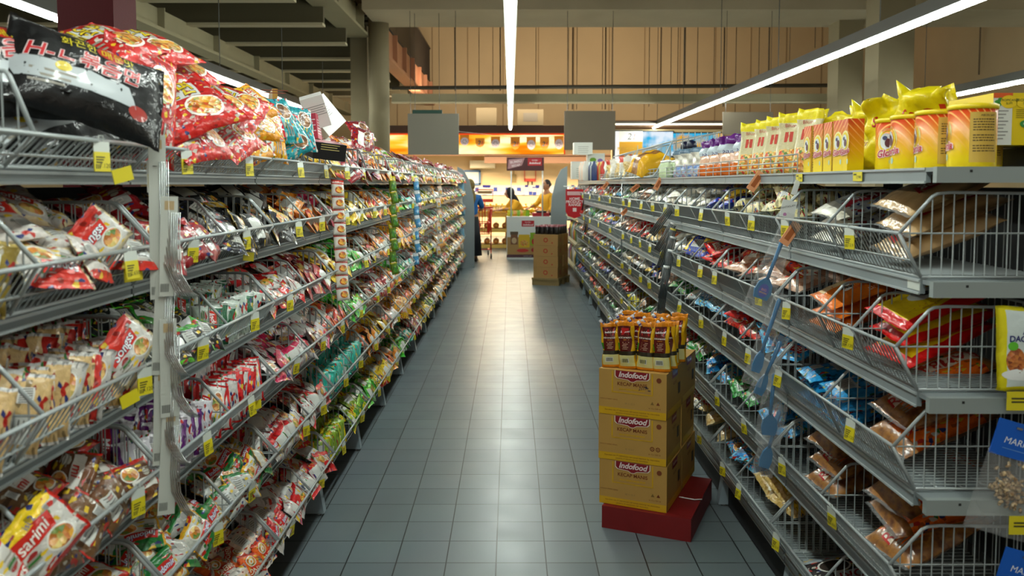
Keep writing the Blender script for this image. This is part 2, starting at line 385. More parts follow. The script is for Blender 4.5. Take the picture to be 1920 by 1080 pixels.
# design: size, base, band, trim, food, logo plate, text, text colour, back
DES = {
 # noodle packets
 'blackhot': dict(sz=(.31, .20, .06), base='0d0d0e', band='0d0d0e', trim='0d0d0e', food='blue', plate='c8d0d2', txt='H-ㄴ볶음면', tc='c01820', out='e8d8d8', back='101010', d='glossy black Korean hot noodle multipack', kind='noodle_multipack', sub='화끈한 매운맛'),
 'redmulti': dict(sz=(.30, .20, .06), base='b01210', band='b01210', trim='c81a12', food='noodle', plate='c4c8c6', txt='매운면', tc='d8c020', out='401008', back='a81210', d='bright red noodle multipack with white panel', kind='noodle_multipack'),
 'yelmulti': dict(sz=(.22, .16, .05), base='e09a0c', band='e8b010', trim='d88a08', food='noodle', plate='d8e0d8', txt='치즈면', tc='c02010', out='f8f0d0', back='d89010', d='yellow cheese noodle multipack', kind='noodle_multipack'),
 'teal': dict(sz=(.20, .15, .05), base='0f8f9a', band='9a6a2a', trim='0f8f9a', food='brown', plate='c82030', txt='Kopi', tc='f0f0f0', out=None, back='b08038', d='teal and gold pouch', kind='coffee_pouch'),
 'redsach': dict(sz=(.19, .13, .03), base='7a1018', band='98141e', trim='5a0c14', food='brown', plate='e0dcd8', txt='MIX', tc='f4f0e8', out=None, back='8a1420', d='dark red sachet bag', kind='sachet_bag'),
 'gold2': dict(sz=(.13, .095, .03), base='8a7220', band='a08a2a', trim='c8b060', food='noodle', plate='c2b070', txt='isi 2', tc='241a7a', out='f0ecd8', back='8c7628', d='gold noodle packet marked two', kind='noodle_packet'),
 'songgo': dict(sz=(.145, .10, .028), base='dcd6cc', band='c8281c', trim='e4e2de', food='noodle', plate='c8281c', txt='Songss', tc='eef0f4', out='201e50', back='cfae78', d='beige backed packet with red lettering', kind='noodle_packet'),
 'songfr': dict(sz=(.145, .10, .03), base='e2ded8', band='cc2a1a', trim='d8c8a0', food='noodle', plate='cc2a1a', txt='Songss', tc='f2f2f6', out='1e1c58', back='e0d8d0', d='white and red packet of curly lettering', kind='noodle_packet'),
 'darkred': dict(sz=(.15, .12, .032), base='8c0c14', band='a01018', trim='700810', food='noodle', plate='c8c8c4', txt='라면', tc='e8e0d8', out=None, back='8a0c14', d='dark red ramen packet', kind='noodle_packet'),
 'blackch': dict(sz=(.15, .12, .03), base='111112', band='18181a', trim='d8b040', food='noodle', plate='d8d8d4', txt='간짜장', tc='f0efe8', out=None, back='151515', d='black ramen packet with gold edge', kind='noodle_packet'),
 'greenblk': dict(sz=(.125, .09, .028), base='141816', band='2a8a1c', trim='58c020', food='dark', plate='e8e8e8', txt='mie', tc='f0f0f0', out=None, back='1a1c1c', d='black and lime noodle packet', kind='noodle_packet'),
 'greenwht': dict(sz=(.125, .09, .028), base='c8d8cc', band='0f5a34', trim='dfe8e0', food='greens', plate='c02818', txt='Indomie', tc='f0f0f0', out=None, back='c4d4c8', d='mint and dark green noodle packet', kind='noodle_packet'),
 'indomie': dict(sz=(.128, .092, .03), base='e0e0d4', band='14702e', trim='d8a020', food='noodle', plate='c8281c', txt='Indomie', tc='f0f4fa', out='2a58b0', back='d0d2cc', d='white and green noodle packet with red logo', kind='noodle_packet'),
 'redwht': dict(sz=(.13, .09, .028), base='e0d8d2', band='c8161c', trim='e8e4e0', food='noodle', plate='d02420', txt='Indomie', tc='f4f4fa', out='2a50a8', back='d8d0cc', d='white and red noodle packet', kind='noodle_packet'),
 'redstripe': dict(sz=(.15, .10, .028), base='e4e0dc', band='c81418', trim='d01a1c', food='noodle', plate='d01a1c', txt='Supermi', tc='f4f0ec', out=None, back='dcd8d4', d='white packet with bold red stripe', kind='noodle_packet'),
 'orangegg': dict(sz=(.13, .095, .028), base='d85a14', band='e8e0d8', trim='c02a14', food='noodle', plate='c8301c', txt='GORENG', tc='f4ead0', out=None, back='e0c8b8', d='orange fried noodle packet showing an egg', kind='noodle_packet'),
 'purple': dict(sz=(.13, .085, .026), base='d8d4da', band='5a1468', trim='e8e4ea', food='greens', plate='c02030', txt='Mie', tc='f4f0f4', out=None, back='d4d0d8', d='white and purple noodle packet', kind='noodle_packet'),
 'pinkwht': dict(sz=(.14, .095, .028), base='e2d4d4', band='b81448', trim='e8e0e0', food='noodle', plate='c81c38', txt='Supermi', tc='f4f0f0', out=None, back='dccfcc', d='white and magenta noodle packet', kind='noodle_packet'),
 'sarimi': dict(sz=(.15, .11, .034), base='e0dcd4', band='e8c414', trim='c8200f', food='noodle', plate='c8200f', txt='sarimi', tc='f0ece4', out='c01408', back='d8d0c0', d='white, red and yellow noodle packet', kind='noodle_packet', sub='isi 2'),
 'brownmi': dict(sz=(.13, .095, .03), base='5c3820', band='6a4224', trim='c02418', food='noodle', plate='d8d4cc', txt='mi', tc='c02418', out=None, back='6a4a2c', d='glossy brown noodle packet', kind='noodle_packet'),
 'tealmi': dict(sz=(.125, .09, .026), base='1a9a88', band='28b8a4', trim='c8dcd4', food='noodle', plate='c83028', txt='Soto', tc='f0f4f4', out='20308a', back='4ab0a0', d='turquoise soup noodle packet', kind='noodle_packet'),
 'yelgreen': dict(sz=(.125, .09, .026), base='4a9a18', band='e0c818', trim='88b828', food='greens', plate='e0c818', txt='MI', tc='28380c', out=None, back='88a830', d='yellow and green noodle packet', kind='noodle_packet'),
 'green': dict(sz=(.13, .095, .028), base='1c9a1a', band='38b828', trim='68d040', food='noodle', plate='e8d850', txt='Ayam', tc='c02010', out=None, back='50b040', d='bright green noodle packet', kind='noodle_packet'),
 'yellow2': dict(sz=(.14, .10, .03), base='dcb818', band='e4c420', trim='c83018', food='noodle', plate='e8e0d0', txt='2', tc='1c1c80', out=None, back='d8b424', d='yellow noodle packet with blue two', kind='noodle_packet'),
 'orange': dict(sz=(.14, .10, .03), base='d86a14', band='e88a1c', trim='c8280f', food='amber', plate='e8dcc0', txt='mie', tc='b01c0c', out=None, back='dc8a38', d='orange noodle packet', kind='noodle_packet'),
 # right hand side
 'browncr': dict(sz=(.30, .17, .06), base='tan', band='tan', trim='clear', food='tan', plate='a81418', txt='Dorang', tc='e8dcd0', out=None, back='tan', d='large clear bag of tan crackers', kind='cracker_bag', clearb=1),
 'redyel': dict(sz=(.27, .19, .05), base='e0c008', band='e0c008', trim='c80c0c', food='e0c008', plate='d8dcdc', txt='GURIH', tc='c01008', out=None, back='e0c008', d='red bordered yellow snack bag', kind='snack_bag', frame=1),
 'orangecow': dict(sz=(.26, .18, .04), base='e8761a', band='e8761a', trim='clear', food='d8b888', plate='141414', txt='SUSU SAPI', tc='f0d8c0', out=None, back='e07a28', d='orange cow print biscuit bag', kind='snack_bag', cow=1),
 'orangecr': dict(sz=(.30, .18, .07), base='amber', band='e86a10', trim='clear', food='amber', plate='e8dcc8', txt='RAMBAK', tc='c0180c', out=None, back='amber', d='clear bag of brown crackers with orange label', kind='cracker_bag', clearb=1),
 'greywht': dict(sz=(.26, .17, .04), base='pale', band='c8ccd0', trim='clear', food='pale', plate='a81c2c', txt='Kue', tc='e8e4e4', out=None, back='pale', d='pale clear bag with red print', kind='snack_bag', clearb=1),
 'pinknood': dict(sz=(.20, .15, .05), base='pink', band='d83a20', trim='clear', food='pink', plate='e8e0d0', txt='Mie', tc='c82818', out=None, back='pink', d='clear bag of pinkish noodles', kind='snack_bag', clearb=1),
 'blueyel': dict(sz=(.20, .14, .05), base='102a98', band='e0b818', trim='1838b0', food='noodle', plate='e8dcd0', txt='LA', tc='c82018', out=None, back='1838a8', d='royal blue and yellow pasta bag', kind='snack_bag'),
 'bluesn': dict(sz=(.19, .13, .04), base='1480c8', band='1a98d8', trim='58b8e0', food='noodle', plate='c81c20', txt='KERUPUK', tc='f4f0e8', out=None, back='2a90cc', d='sky blue snack bag', kind='snack_bag'),
 'ltblue': dict(sz=(.20, .14, .05), base='b8d4e0', band='58a8d0', trim='dce8ec', food='pale', plate='2878b8', txt='Soun', tc='f0f4f8', out=None, back='c0d8e0', d='pale blue vermicelli bag', kind='snack_bag'),
 'redbag': dict(sz=(.17, .12, .04), base='c80f12', band='d81c14', trim='e03020', food='mixed', plate='e8e0c8', txt='Abon', tc='c01008', out=None, back='c81414', d='shiny red snack bag', kind='snack_bag'),
 'greenbag': dict(sz=(.18, .13, .045), base='e0e4dc', band='188a2c', trim='28a038', food='greens', plate='e8e8e0', txt='Bihun', tc='187828', out=None, back='208a34', d='green and white vermicelli bag', kind='snack_bag'),
 'yelmac': dict(sz=(.20, .13, .045), base='pasta', band='e0b414', trim='clear', food='pasta', plate='e8c818', txt='La Fonte', tc='a82018', out=None, back='pasta', d='macaroni bag with yellow bands', kind='pasta_bag', clearb=1, bands=1),
 'tanpasta': dict(sz=(.21, .14, .05), base='pasta', band='d8d4c8', trim='clear', food='pasta', plate='b82020', txt='Pasta', tc='f0ece4', out=None, back='pasta', d='clear bag of straw coloured noodles', kind='pasta_bag', clearb=1),
 'nori': dict(sz=(.28, .19, .012), base='201818', band='2a2020', trim='98a4ac', food='dark', plate='c8d0d4', txt='NORI', tc='a01c20', out=None, back='281e1e', d='flat dark seaweed sheet packet with silver edge', kind='seaweed_packet'),
 'clearwht': dict(sz=(.17, .13, .05), base='pale', band='e8ecec', trim='clear', food='pale', plate='d8dcd8', txt='', tc='f0f0f0', out=None, back='pale', d='clear bag of white crackers', kind='snack_bag', clearb=1),
 'yellowbg': dict(sz=(.20, .14, .04), base='e0d010', band='e8d818', trim='c8b808', food='amber', plate='e8e4d0', txt='Kue', tc='203070', out=None, back='d8c818', d='lemon yellow biscuit bag', kind='snack_bag'),
 'beige': dict(sz=(.18, .12, .07), base='d8cc98', band='e0d8b0', trim='c8b878', food='greens', plate='a8241c', txt='OAT', tc='e8e0c8', out=None, back='d0c490', d='cream coloured oat pouch', kind='snack_bag'),
}
def zone_fn(D):
    base, band, trim, food, back = (clear_film() if c == 'clear' else (fmat(c) if c in FOOD or c == '0d0d0e' or D.get('cow') or D.get('frame') else pfilm(c)) for c in (D['base'], D['band'], D['trim'], D['food'], D['back']))
    info = film('c9cbc6')
    fr, cb, bands = D.get('frame'), D.get('clearb'), D.get('bands')
    def z(u, v, side):
        if abs(u) > .91: return trim
        if fr: return trim if (abs(v) > .76 or abs(u) > .82) else base
        if bands: return band if abs(abs(v) - .45) < .12 else base
        if cb: return (band if (abs(u) < (.66 if D['kind'] == 'cracker_bag' else .45) and v > -.55) else base) if side > 0 else back
        if side > 0:
            if v > .42 + .25 * sin(u * 2.2): return band
            if v < -.82: return trim
            return base
        if abs(v) < .62 and .12 < u < .72: return info
        if v > .72: return band
        return back
    return z
def make_packet_mb(key, seed=0, lod=0):
    D = DES[key]; w, h, t = D['sz']; mb = MB()
    if lod:
        P = Pillow(w, h, t, 9, 6, seed, .007, .08); P.emit(mb, zone_fn(D))
        if D['base'] not in FOOD:
            P.ell(mb, w * .14, -h * .16, w * .2, h * .2, fmat(D['food']), 1, 7, .002)
            P.rect(mb, -w * .32, h * .0, w * .12, h * .2, film(D['plate']), 1, .002, 2, 1)
            P.rect(mb, -w * .3, -h * .2, 0, h * .15, film('c9cbc6'), -1, .002, 2, 1)
        return mb
    big = w > .25
    P = Pillow(w, h, t, 30 if big else 24, 20 if big else 14, seed, .0045 if t > .02 else .002, .06)
    P.emit(mb, zone_fn(D))
    pl, tc = film(D['plate']), ink(D['tc']); L = len(D['txt'])
    fs = min(h * .3, w * 1.15 / max(2, L))
    if key == 'blackhot': fs = w * .9 / L
    # front
    if D.get('cow'):
        P.rect(mb, w * .05, -h * .38, w * .38, -h * .12, fmat('d8b888'), off=.0007)
        for k, (a, b) in enumerate(((-.02, .0), (.03, .05), (.07, -.03), (.0, -.07))):
            P.ell(mb, w * (.1 + a), h * (.05 + b * 1.5), w * .055, h * .05, ink('141414' if k % 2 == 0 else 'e8e8e4'), off=.0012 + .0004 * k)
        for k in range(5):
            P.text(mb, 'SUSU SAPI' if k % 2 else 'BISKUIT', -w * .2 + w * .1 * (k % 3), h * (.36 - .17 * k), h * .13, ink('c83018' if k % 2 else 'f4dcc4'), rot=.05)
    elif D.get('frame'):
        P.ell(mb, -.0 * w, h * .03, w * .2, h * .2, ink('d8dcdc'), off=.001)
        P.ell(mb, w * .02, h * .06, w * .1, h * .12, ink('3a4048'), off=.0014); P.ell(mb, w * .04, h * .1, w * .05, h * .07, ink('e4e8e8'), off=.0018)
        P.text(mb, D['txt'], w * .27, h * .1, h * .17, tc, rot=-.2)
        for k in range(14): P.ell(mb, -w * .36 + w * .055 * k, -h * .26, w * .008, w * .008, ink('c87808'), n=6, off=.001)
        P.text(mb, 'emping melinjo', -w * .05, -h * .33, h * .07, ink('8a1008'))
    else:
        if key == 'blackhot':
            P.rect(mb, -w * .44, -h * .22, w * .28, h * .02, ink('b4bcc0'), off=.001, skew=-.4, nx=14); P.ell(mb, -w * .2, -h * .02, w * .05, h * .06, ink('d8c010'), off=.0016); P.ell(mb, w * .3, -h * .25, w * .07, h * .08, ink('a02010'), off=.001); P.ell(mb, w * .1, h * .37, w * .09, h * .09, ink('b01c10'), off=.001)
        elif not D.get('clearb'):
            P.ell(mb, w * .15, -h * .2, w * .2, h * .2, ink('e4e2da'), off=.0006); P.ell(mb, w * .15, -h * .2, w * .175, h * .17, fmat(D['food']), off=.0010)
            if key == 'orangegg': P.ell(mb, w * .17, -h * .18, w * .1, h * .1, ink('eeeae0'), off=.0015); P.ell(mb, w * .17, -h * .17, w * .045, h * .05, ink('e88a10'), off=.0019)
        if key != 'blackhot': P.rect(mb, -w * .4, h * .0, w * .22, h * .27, pl, off=.0014, skew=.25)
        if D['txt']:
            if D.get('out'): P.text(mb, D['txt'], -w * .07, h * .13, fs, ink(D['out']), rot=.06, shear=.25, bold=fs * .045, off=.0019)
            P.text(mb, D['txt'], -w * .07, h * .13, fs, tc, rot=.06, shear=.25, bold=fs * .012, off=.0025)
        if D.get('sub'): P.text(mb, D['sub'], w * .02, h * .34, fs * .55, ink('d8c820' if key == 'blackhot' else '203a98'), rot=.04, off=.0025)
        for k in range(3): P.rect(mb, -w * .38, -h * (.1 + .07 * k), -w * (.12 + .03 * k), -h * (.13 + .07 * k), ink('8a8478'), off=.0012, nx=3, ny=1)
    # back print
    if t > .02:
        for k in range(6): P.rect(mb, w * .09, h * (.24 - .08 * k), w * (.33 - .02 * (k % 3)), h * (.215 - .08 * k), ink('6c6a66'), side=-1, off=.0012, nx=3, ny=1)
        P.rect(mb, -w * .32, -h * .25, -w * .12, h * .02, ink('eeeeea'), side=-1, off=.001, nx=3, ny=2)
        for k in range(7): P.rect(mb, -w * (.305 - .027 * k), -h * .22, -w * (.295 - .027 * k), -h * .01, ink('1c1c1c'), side=-1, off=.0016, nx=1, ny=2)
        P.text(mb, D['txt'], -w * .18, h * .2, fs * .6, tc, side=-1)
    return mb
_pk = {}
def packet_mesh(key, var=0):
    k = (key, var)
    if k not in _pk: _pk[k] = make_packet_mb(key, var + 1 + len(key) * 3).mesh(DES[key]['kind'])
    return _pk[k]
_pl = {}
def packet_low(key):
    if key not in _pl: _pl[key] = make_packet_mb(key, 3, 1)
    return _pl[key]
def frame_of(pos, n, l, spin=0):
    n = Vector(n).normalized(); l = Vector(l); l = (l - n * n.dot(l)).normalized(); y = n.cross(l)
    M = Matrix(((l.x, y.x, n.x, pos[0]), (l.y, y.y, n.y, pos[1]), (l.z, y.z, n.z, pos[2]), (0, 0, 0, 1)))
    return M @ Matrix.Rotation(spin, 4, 'Z')

# ------------------------------------------------------------------ setting: floor, walls, ceiling
def floor_mat():
    m = bpy.data.materials.new('floor_tiles'); m.use_nodes = True; nt = m.node_tree; b = nt.nodes['Principled BSDF']
    tc = nt.nodes.new('ShaderNodeTexCoord'); mp = nt.nodes.new('ShaderNodeMapping')
    mp.inputs['Location'].default_value = (.057 + .4, -3.394 + 6, 0)
    br = nt.nodes.new('ShaderNodeTexBrick'); br.offset = 0; br.squash = 1
    br.inputs['Scale'].default_value = 1; br.inputs['Brick Width'].default_value = .2; br.inputs['Row Height'].default_value = .2
    br.inputs['Mortar Size'].default_value = .0026; br.inputs['Mortar Smooth'].default_value = .1
    br.inputs['Color1'].default_value = lin('687377'); br.inputs['Color2'].default_value = lin('727d81'); br.inputs['Mortar'].default_value = lin('1c2021')
    n = nt.nodes.new('ShaderNodeTexNoise'); n.inputs['Scale'].default_value = 2.2; n.inputs['Detail'].default_value = 6
    mx = nt.nodes.new('ShaderNodeMix'); mx.data_type = 'RGBA'; mx.blend_type = 'MULTIPLY'; mx.inputs[0].default_value = .15
    nt.links.new(tc.outputs['Object'], mp.inputs[0]); nt.links.new(mp.outputs[0], br.inputs[0]); nt.links.new(tc.outputs['Object'], n.inputs['Vector'])
    nt.links.new(br.outputs['Color'], mx.inputs[6]); nt.links.new(n.outputs['Color'], mx.inputs[7]); nt.links.new(mx.outputs[2], b.inputs['Base Color'])
    n2 = nt.nodes.new('ShaderNodeTexNoise'); n2.inputs['Scale'].default_value = 5; n2.inputs['Detail'].default_value = 5
    mr = nt.nodes.new('ShaderNodeMapRange'); mr.inputs[3].default_value = .24; mr.inputs[4].default_value = .42
    nt.links.new(tc.outputs['Object'], n2.inputs['Vector']); nt.links.new(n2.outputs[0], mr.inputs[0]); nt.links.new(mr.outputs[0], b.inputs['Roughness'])
    bp = nt.nodes.new('ShaderNodeBump'); bp.inputs['Strength'].default_value = .4; bp.inputs['Distance'].default_value = .002; bp.invert = True
    nt.links.new(br.outputs['Fac'], bp.inputs['Height']); nt.links.new(bp.outputs[0], b.inputs['Normal'])
    return m
mb = MB(); mb.b2((-13, -4, -.1), (12, 28, 0), floor_mat()); struct(mb.build('floor'))

WALLB = mat('upper_wall_plaster', 'b09c78', rough=.9, var=.1, vscale=.8)
BEAM = mat('beam_paint', '8d8364', rough=.7, var=.1)
BEAMC = mat('concrete_beam', 'aa9c80', rough=.85, var=.12, vscale=1.5)
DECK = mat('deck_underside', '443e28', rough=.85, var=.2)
mb = MB(); mb.b2((-13, 27, 0), (12, 27.2, 9), WALLB)
for k in range(16):
    x = -6 + k * 1.15; mb.b2((x, 26.985, 2.6), (x + .025, 27, 8.5), mat('wall_seam', '8a7454', rough=.9))
struct(mb.build('wall_back'))
mb = MB(); mb.b2((-13.2, -4, 0), (-13, 28, 9), WALLB); struct(mb.build('wall_left'))
mb = MB(); mb.b2((12, -4, 0), (12.2, 28, 9), WALLB); struct(mb.build('wall_right'))
# roof: mezzanine deck on the left, high soffit on the right
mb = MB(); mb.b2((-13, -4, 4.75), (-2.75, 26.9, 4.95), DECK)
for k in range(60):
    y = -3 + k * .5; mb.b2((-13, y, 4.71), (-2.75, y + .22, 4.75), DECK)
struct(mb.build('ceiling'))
mb = MB(); mb.b2((-2.75, -4, 8.4), (12, 27, 8.6), mat('roof_soffit', '6a5c44', rough=.9)); struct(mb.build('ceiling'))
mb = MB(); mb.b2((-2.55, 14.3, 4.50), (12, 15.9, 5.9), BEAMC)
struct(mb.build('trim_1'))     # the deep concrete beam across the hall
# cross beams of the mezzanine
for k in range(8):
    y = 11.2 + 1.75 * k; mb = MB()
    mb.b2((-12.9, y - .05, 4.0), (-2.9, y + .05, 4.7), mat('beam_web', '544c34', rough=.8)); mb.b2((-12.9, y - .10, 3.96), (-2.9, y + .10, 4.0), mat('beam_flange', 'b5a888', rough=.6))
    tag(mb.build('steel_beam'), 'olive steel cross beam under the mezzanine, %s from the front' % ['first', 'second', 'third', 'fourth', 'fifth', 'sixth', 'seventh', 'eighth'][k], 'beam', 'mezzanine cross beams')
# long girders running away
def girder(x, y0, y1, z, wd, hg, label):
    mb = MB(); mb.b2((x - wd / 2, y0, z), (x + wd / 2, y1, z + .05), BEAM); mb.b2((x - wd / 6, y0, z + .05), (x + wd / 6, y1, z + hg), BEAM)
    y = y0 + 1
    while y < y1: mb.b2((x - wd / 2, y, z + .05), (x + wd / 2, y + .03, z + hg), BEAM); y += 2.2
    return tag(mb.build('roof_girder'), label, 'girder')
girder(-2.85, 3, 15.6, 4.25, .42, .5, 'long olive girder running back to the pipe column')
girder(-5.05, 2, 26, 3.66, .30, .34, 'long olive girder above the far left aisle')
# mezzanine edge with rail
mb = MB(); EDGE = mat('edge_beam_orange_lit', 'b07a58', rough=.6)  # orange light on the underside is painted into the whole beam's colour
mb.b2((-2.75, 16.1, 4.05), (-2.45, 26.8, 4.12), EDGE); mb.b2((-2.65, 16.1, 4.12), (-2.55, 26.8, 4.72), EDGE)
for k in range(7): mb.b2((-2.75, 16.4 + k * 1.6, 4.12), (-2.45, 16.46 + k * 1.6, 4.72), EDGE)
tag(mb.build('mezzanine_edge_beam'), 'mezzanine edge beam behind the columns, coloured as if lit orange', 'beam')
e = empty('mezzanine_railing', 'dark barred railing along the mezzanine edge', 'railing', (-2.6, 16.1, 4.72))
mb = MB(); RD = mat('railing_dark', '3a3024', rough=.6)
mb.tube([(0, 0, 1.15), (0, 10.7, 1.15)], .03, RD); mb.tube([(0, 0, .1), (0, 10.7, .1)], .02, RD); mb.build('handrail', e)
mb = MB()
for k in range(60): mb.tube([(0, .1 + k * .178, .1), (0, .1 + k * .178, 1.15)], .009, RD, 4)
mb.build('balusters', e)['kind'] = 'stuff'
# columns
COL = mat('column_paint', '7a6e52', rough=.75, var=.08)
mb = MB(); a = at(661, 300, 15.8); b = at(692, 300, 15.8); mb.b2((a.x, 15.7, 0), (b.x, 15.95, 4.5), COL)
tag(mb.build('steel_column'), 'square olive column left of the round pipe column', 'column')
mb = MB(); a = at(694, 300, 15.6); b = at(732, 300, 15.6); r = (b.x - a.x) / 2
mb.lathe([(r, 0), (r, 3.9), (r * 1.0, 4.6)], COL, ((a.x + b.x) / 2, 15.55, 0)); mb.lathe([(r * 1.25, 2.0), (r * 1.25, 2.1)], COL, ((a.x + b.x) / 2, 15.55, 0))
tag(mb.build('pipe_column'), 'thick round olive pipe column beside the square column', 'column')
for (x0, x1, Y, lab) in ((1570, 1616, 15.2, 'slimmer concrete pillar right of the long lamp'), (1645, 1711, 13.0, 'wide concrete pillar behind the yellow pouches')):
    a, b = at(x0, 200, Y), at(x1, 200, Y); mb = MB(); mb.b2((a.x, Y, 0), (b.x, Y + .5, 5.2), COL); tag(mb.build('concrete_pillar'), lab, 'pillar')
mb = MB(); RED = mat('maroon_paint', '420a0e', rough=.6, bump=.1, bscale=80, var=.1, spec=.15)
mb.b2((-2.42, 4.45, 0), (-2.12, 4.72, 4.6), RED); tag(mb.build('maroon_pillar'), 'dark maroon square pillar behind the left shelving', 'pillar')
# pipes across, drop rods
PIPE = mat('pipe_grey', '5a564a', rough=.5)
a, b = at(735, 165, 19), at(1570, 160, 19); mb = MB(); mb.tube([a, b], .045, PIPE, 10); tag(mb.build('ceiling_pipe'), 'upper thin pipe crossing the hall below the beam', 'pipe')
a, b = at(735, 185, 18), at(1600, 178, 18); mb = MB(); mb.b2((a.x, 17.95, a.z - .07), (b.x, 18.1, a.z + .1), BEAM); mb.b2((a.x, 17.9, a.z - .1), (b.x, 18.12, a.z - .07), mat('beam_flange', 'b5a888')); tag(mb.build('cross_rail'), 'olive channel rail crossing the hall under the thin pipe', 'rail')
k = 0
rods = [(853, 50, 170), (898, 50, 170), (924, 62, 170), (938, 52, 170), (1005, 45, 170), (1066, 50, 205), (1074, 85, 205), (1082, 60, 205), (1130, 90, 205), (1136, 50, 205), (1148, 50, 205), (1218, 45, 200), (1240, 40, 160), (1259, 45, 160), (1272, 40, 160), (1285, 40, 165), (1308, 95, 200), (1340, 40, 165), (1358, 90, 200), (1381, 46, 215), (1425, 0, 140), (1443, 35, 140), (1482, 35, 120), (1530, 0, 90), (1838, 60, 140)]
ORD = ['first', 'second', 'third', 'fourth', 'fifth', 'sixth', 'seventh', 'eighth', 'ninth', 'tenth', 'eleventh', 'twelfth', 'thirteenth', 'fourteenth', 'fifteenth', 'sixteenth', 'seventeenth', 'eighteenth', 'nineteenth', 'twentieth', 'twenty-first', 'twenty-second', 'twenty-third', 'twenty-fourth', 'twenty-fifth', 'twenty-sixth', 'twenty-seventh', 'twenty-eighth', 'twenty-ninth', 'thirtieth']
for i, (px, y0, y1) in enumerate(rods):
    Y = 19.5 + (i * 7 % 5) * .5; a, b = at(px, y1, Y), at(px, y0, Y); r = .010 if i % 3 else .02
    mb = MB(); mb.tube([(b.x, Y, a.z), (b.x, Y, 8.4)], r, mat('rod_dark', '6e5c44', rough=.7), 6)
    tag(mb.build('drop_rod'), 'thin dark hanging rod, %s from the left against the tan wall' % ORD[i], 'rod', 'hanging rods below the roof')

# ------------------------------------------------------------------ fluorescent lines
TUBE_M = emis('tube_glow', 'f4fff6', TUBE)
HOUS = mat('lamp_trunking', '4a4a44', rough=.5)
def lamp_line(x, y0, y1, z, step, names):
    e = empty('linear_lamp', names, 'lamp', (x, y0, z))
    mb = MB(); mb.b2((-.055, 0, .0), (.055, y1 - y0, .03), HOUS); mb.b2((-.02, 0, .03), (.02, y1 - y0, .13), HOUS); mb.build('trunking', e)
    y = .05
    while y + step < y1 - y0:
        mb = MB(); mb.tube([(0, y, -.022), (0, y + step - .06, -.022)], .026, TUBE_M, 10); mb.build('tube', e); y += step
    y = 1
    while y < y1 - y0:
        mb = MB(); mb.tube([(0, y, .13), (0, y, 1.6 if x < -1 else 5.4)], .006, HOUS, 4); mb.build('suspension_rod', e); y += 3.0
lamp_line(0.0, -3, 21.4, 2.93, 1.5, 'bright lamp line down the middle of the aisle')
lamp_line(3.55, 1.0, 20.6, 2.93, 1.5, 'dark lamp line slanting over the right hand shelves')
lamp_line(7.0, 4, 19, 2.93, 1.5, 'lamp line furthest to the right')
lamp_line(-3.85, 1.0, 19, 2.93, 1.5, 'lamp line behind the left hand shelves')

# ------------------------------------------------------------------ shelving
LROW = [(1.594, .055), (1.372, .085), (1.113, .085), (.862, .085), (.592, .085), (.285, .085)]
RROW = [(None, 0), (1.392, .105), (1.118, .105), (.873, .105), (.578, .105), (.300, .105)]
BW = .915; LY0 = .93; RY0 = 1.955
NL, NR = 15, 11
LX, RX = .80, .93           # rim distance from the aisle axis
def shelf_parts(s, rows, xf, top_flat=None):
    """list of (name, MB) for one bay, local y 0..BW"""
    out = []
    mb = MB(); mb.b2((s * 1.36, 0, .1), (s * 1.375, BW, 1.5), STEEL_D); out.append(('back_panel', mb))
    mb = MB(); mb.b2((s * 1.31, -.02, 0), (s * 1.36, .02, 1.55), STEEL_D)
    out.append(('upright', mb))
    for rim, drop in rows:
        if rim is None: continue
        z = rim - drop - .006; mb = MB()
        mb.b2((s * xf, .004, z - .006), (s * 1.34, BW - .004, z), STEEL)
        lh = .022 if s < 0 else .034
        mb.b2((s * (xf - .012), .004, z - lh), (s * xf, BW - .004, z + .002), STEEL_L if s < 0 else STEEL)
        mb.b2((s * (xf - .016), .004, z - .006), (s * (xf - .012), BW - .004, z + .0), WIRE); mb.b2((s * (xf - .016), .004, z - lh - .002), (s * (xf - .012), BW - .004, z - lh + .003), WIRE)
        out.append(('shelf', mb))
    mb = MB(); mb.b2((s * 1.02, 0, .01), (s * 1.05, BW, .15), DARK); out.append(('kick_plate', mb))
    mb = MB(); x0 = xf - .02
    mb.poly([(s * x0, .012), (s * (x0 + .02), .135), (s * (x0 + .1), .155), (s * 1.34, .155), (s * 1.34, .012)], .045, FOOT)
    mb.lathe([(.014, 0), (.014, .006), (.005, .008), (.005, .02)], CHROME, (s * (x0 + .03), 0, 0), 10)
    out.append(('foot', mb))
    if top_flat:
        mb = MB(); z = top_flat
        mb.b2((s * 1.0, .002, z - .008), (s * 1.42, BW - .002, z), STEEL); mb.b2((s * .988, .002, z - .036), (s * 1.0, BW - .002, z), STEEL)
        mb.b2((s * .984, .002, z - .006), (s * .988, BW - .002, z), WIRE); mb.b2((s * .984, .002, z - .038), (s * .988, BW - .002, z - .032), WIRE)
        out.append(('top_shelf', mb))
    return out
SIDE = {-1: 'left', 1: 'right'}
def build_bays(s, rows, xf, y0, n, top_flat=None):
    parts = [(nm, mb.mesh(nm)) for nm, mb in shelf_parts(s, rows, xf, top_flat)]
    for k in range(n):
        e = empty('shelving_bay', 'grey steel shelving bay on the %s side, %s from the camera' % (SIDE[s], ORD[k]), 'shelving', (0, y0 + k * BW, 0), 0, '%s shelving run' % SIDE[s])
        for nm, me in parts: mk(nm, me, e)
build_bays(-1, LROW, .868, LY0, NL)
build_bays(1, RROW, .995, RY0, NR, 1.549)
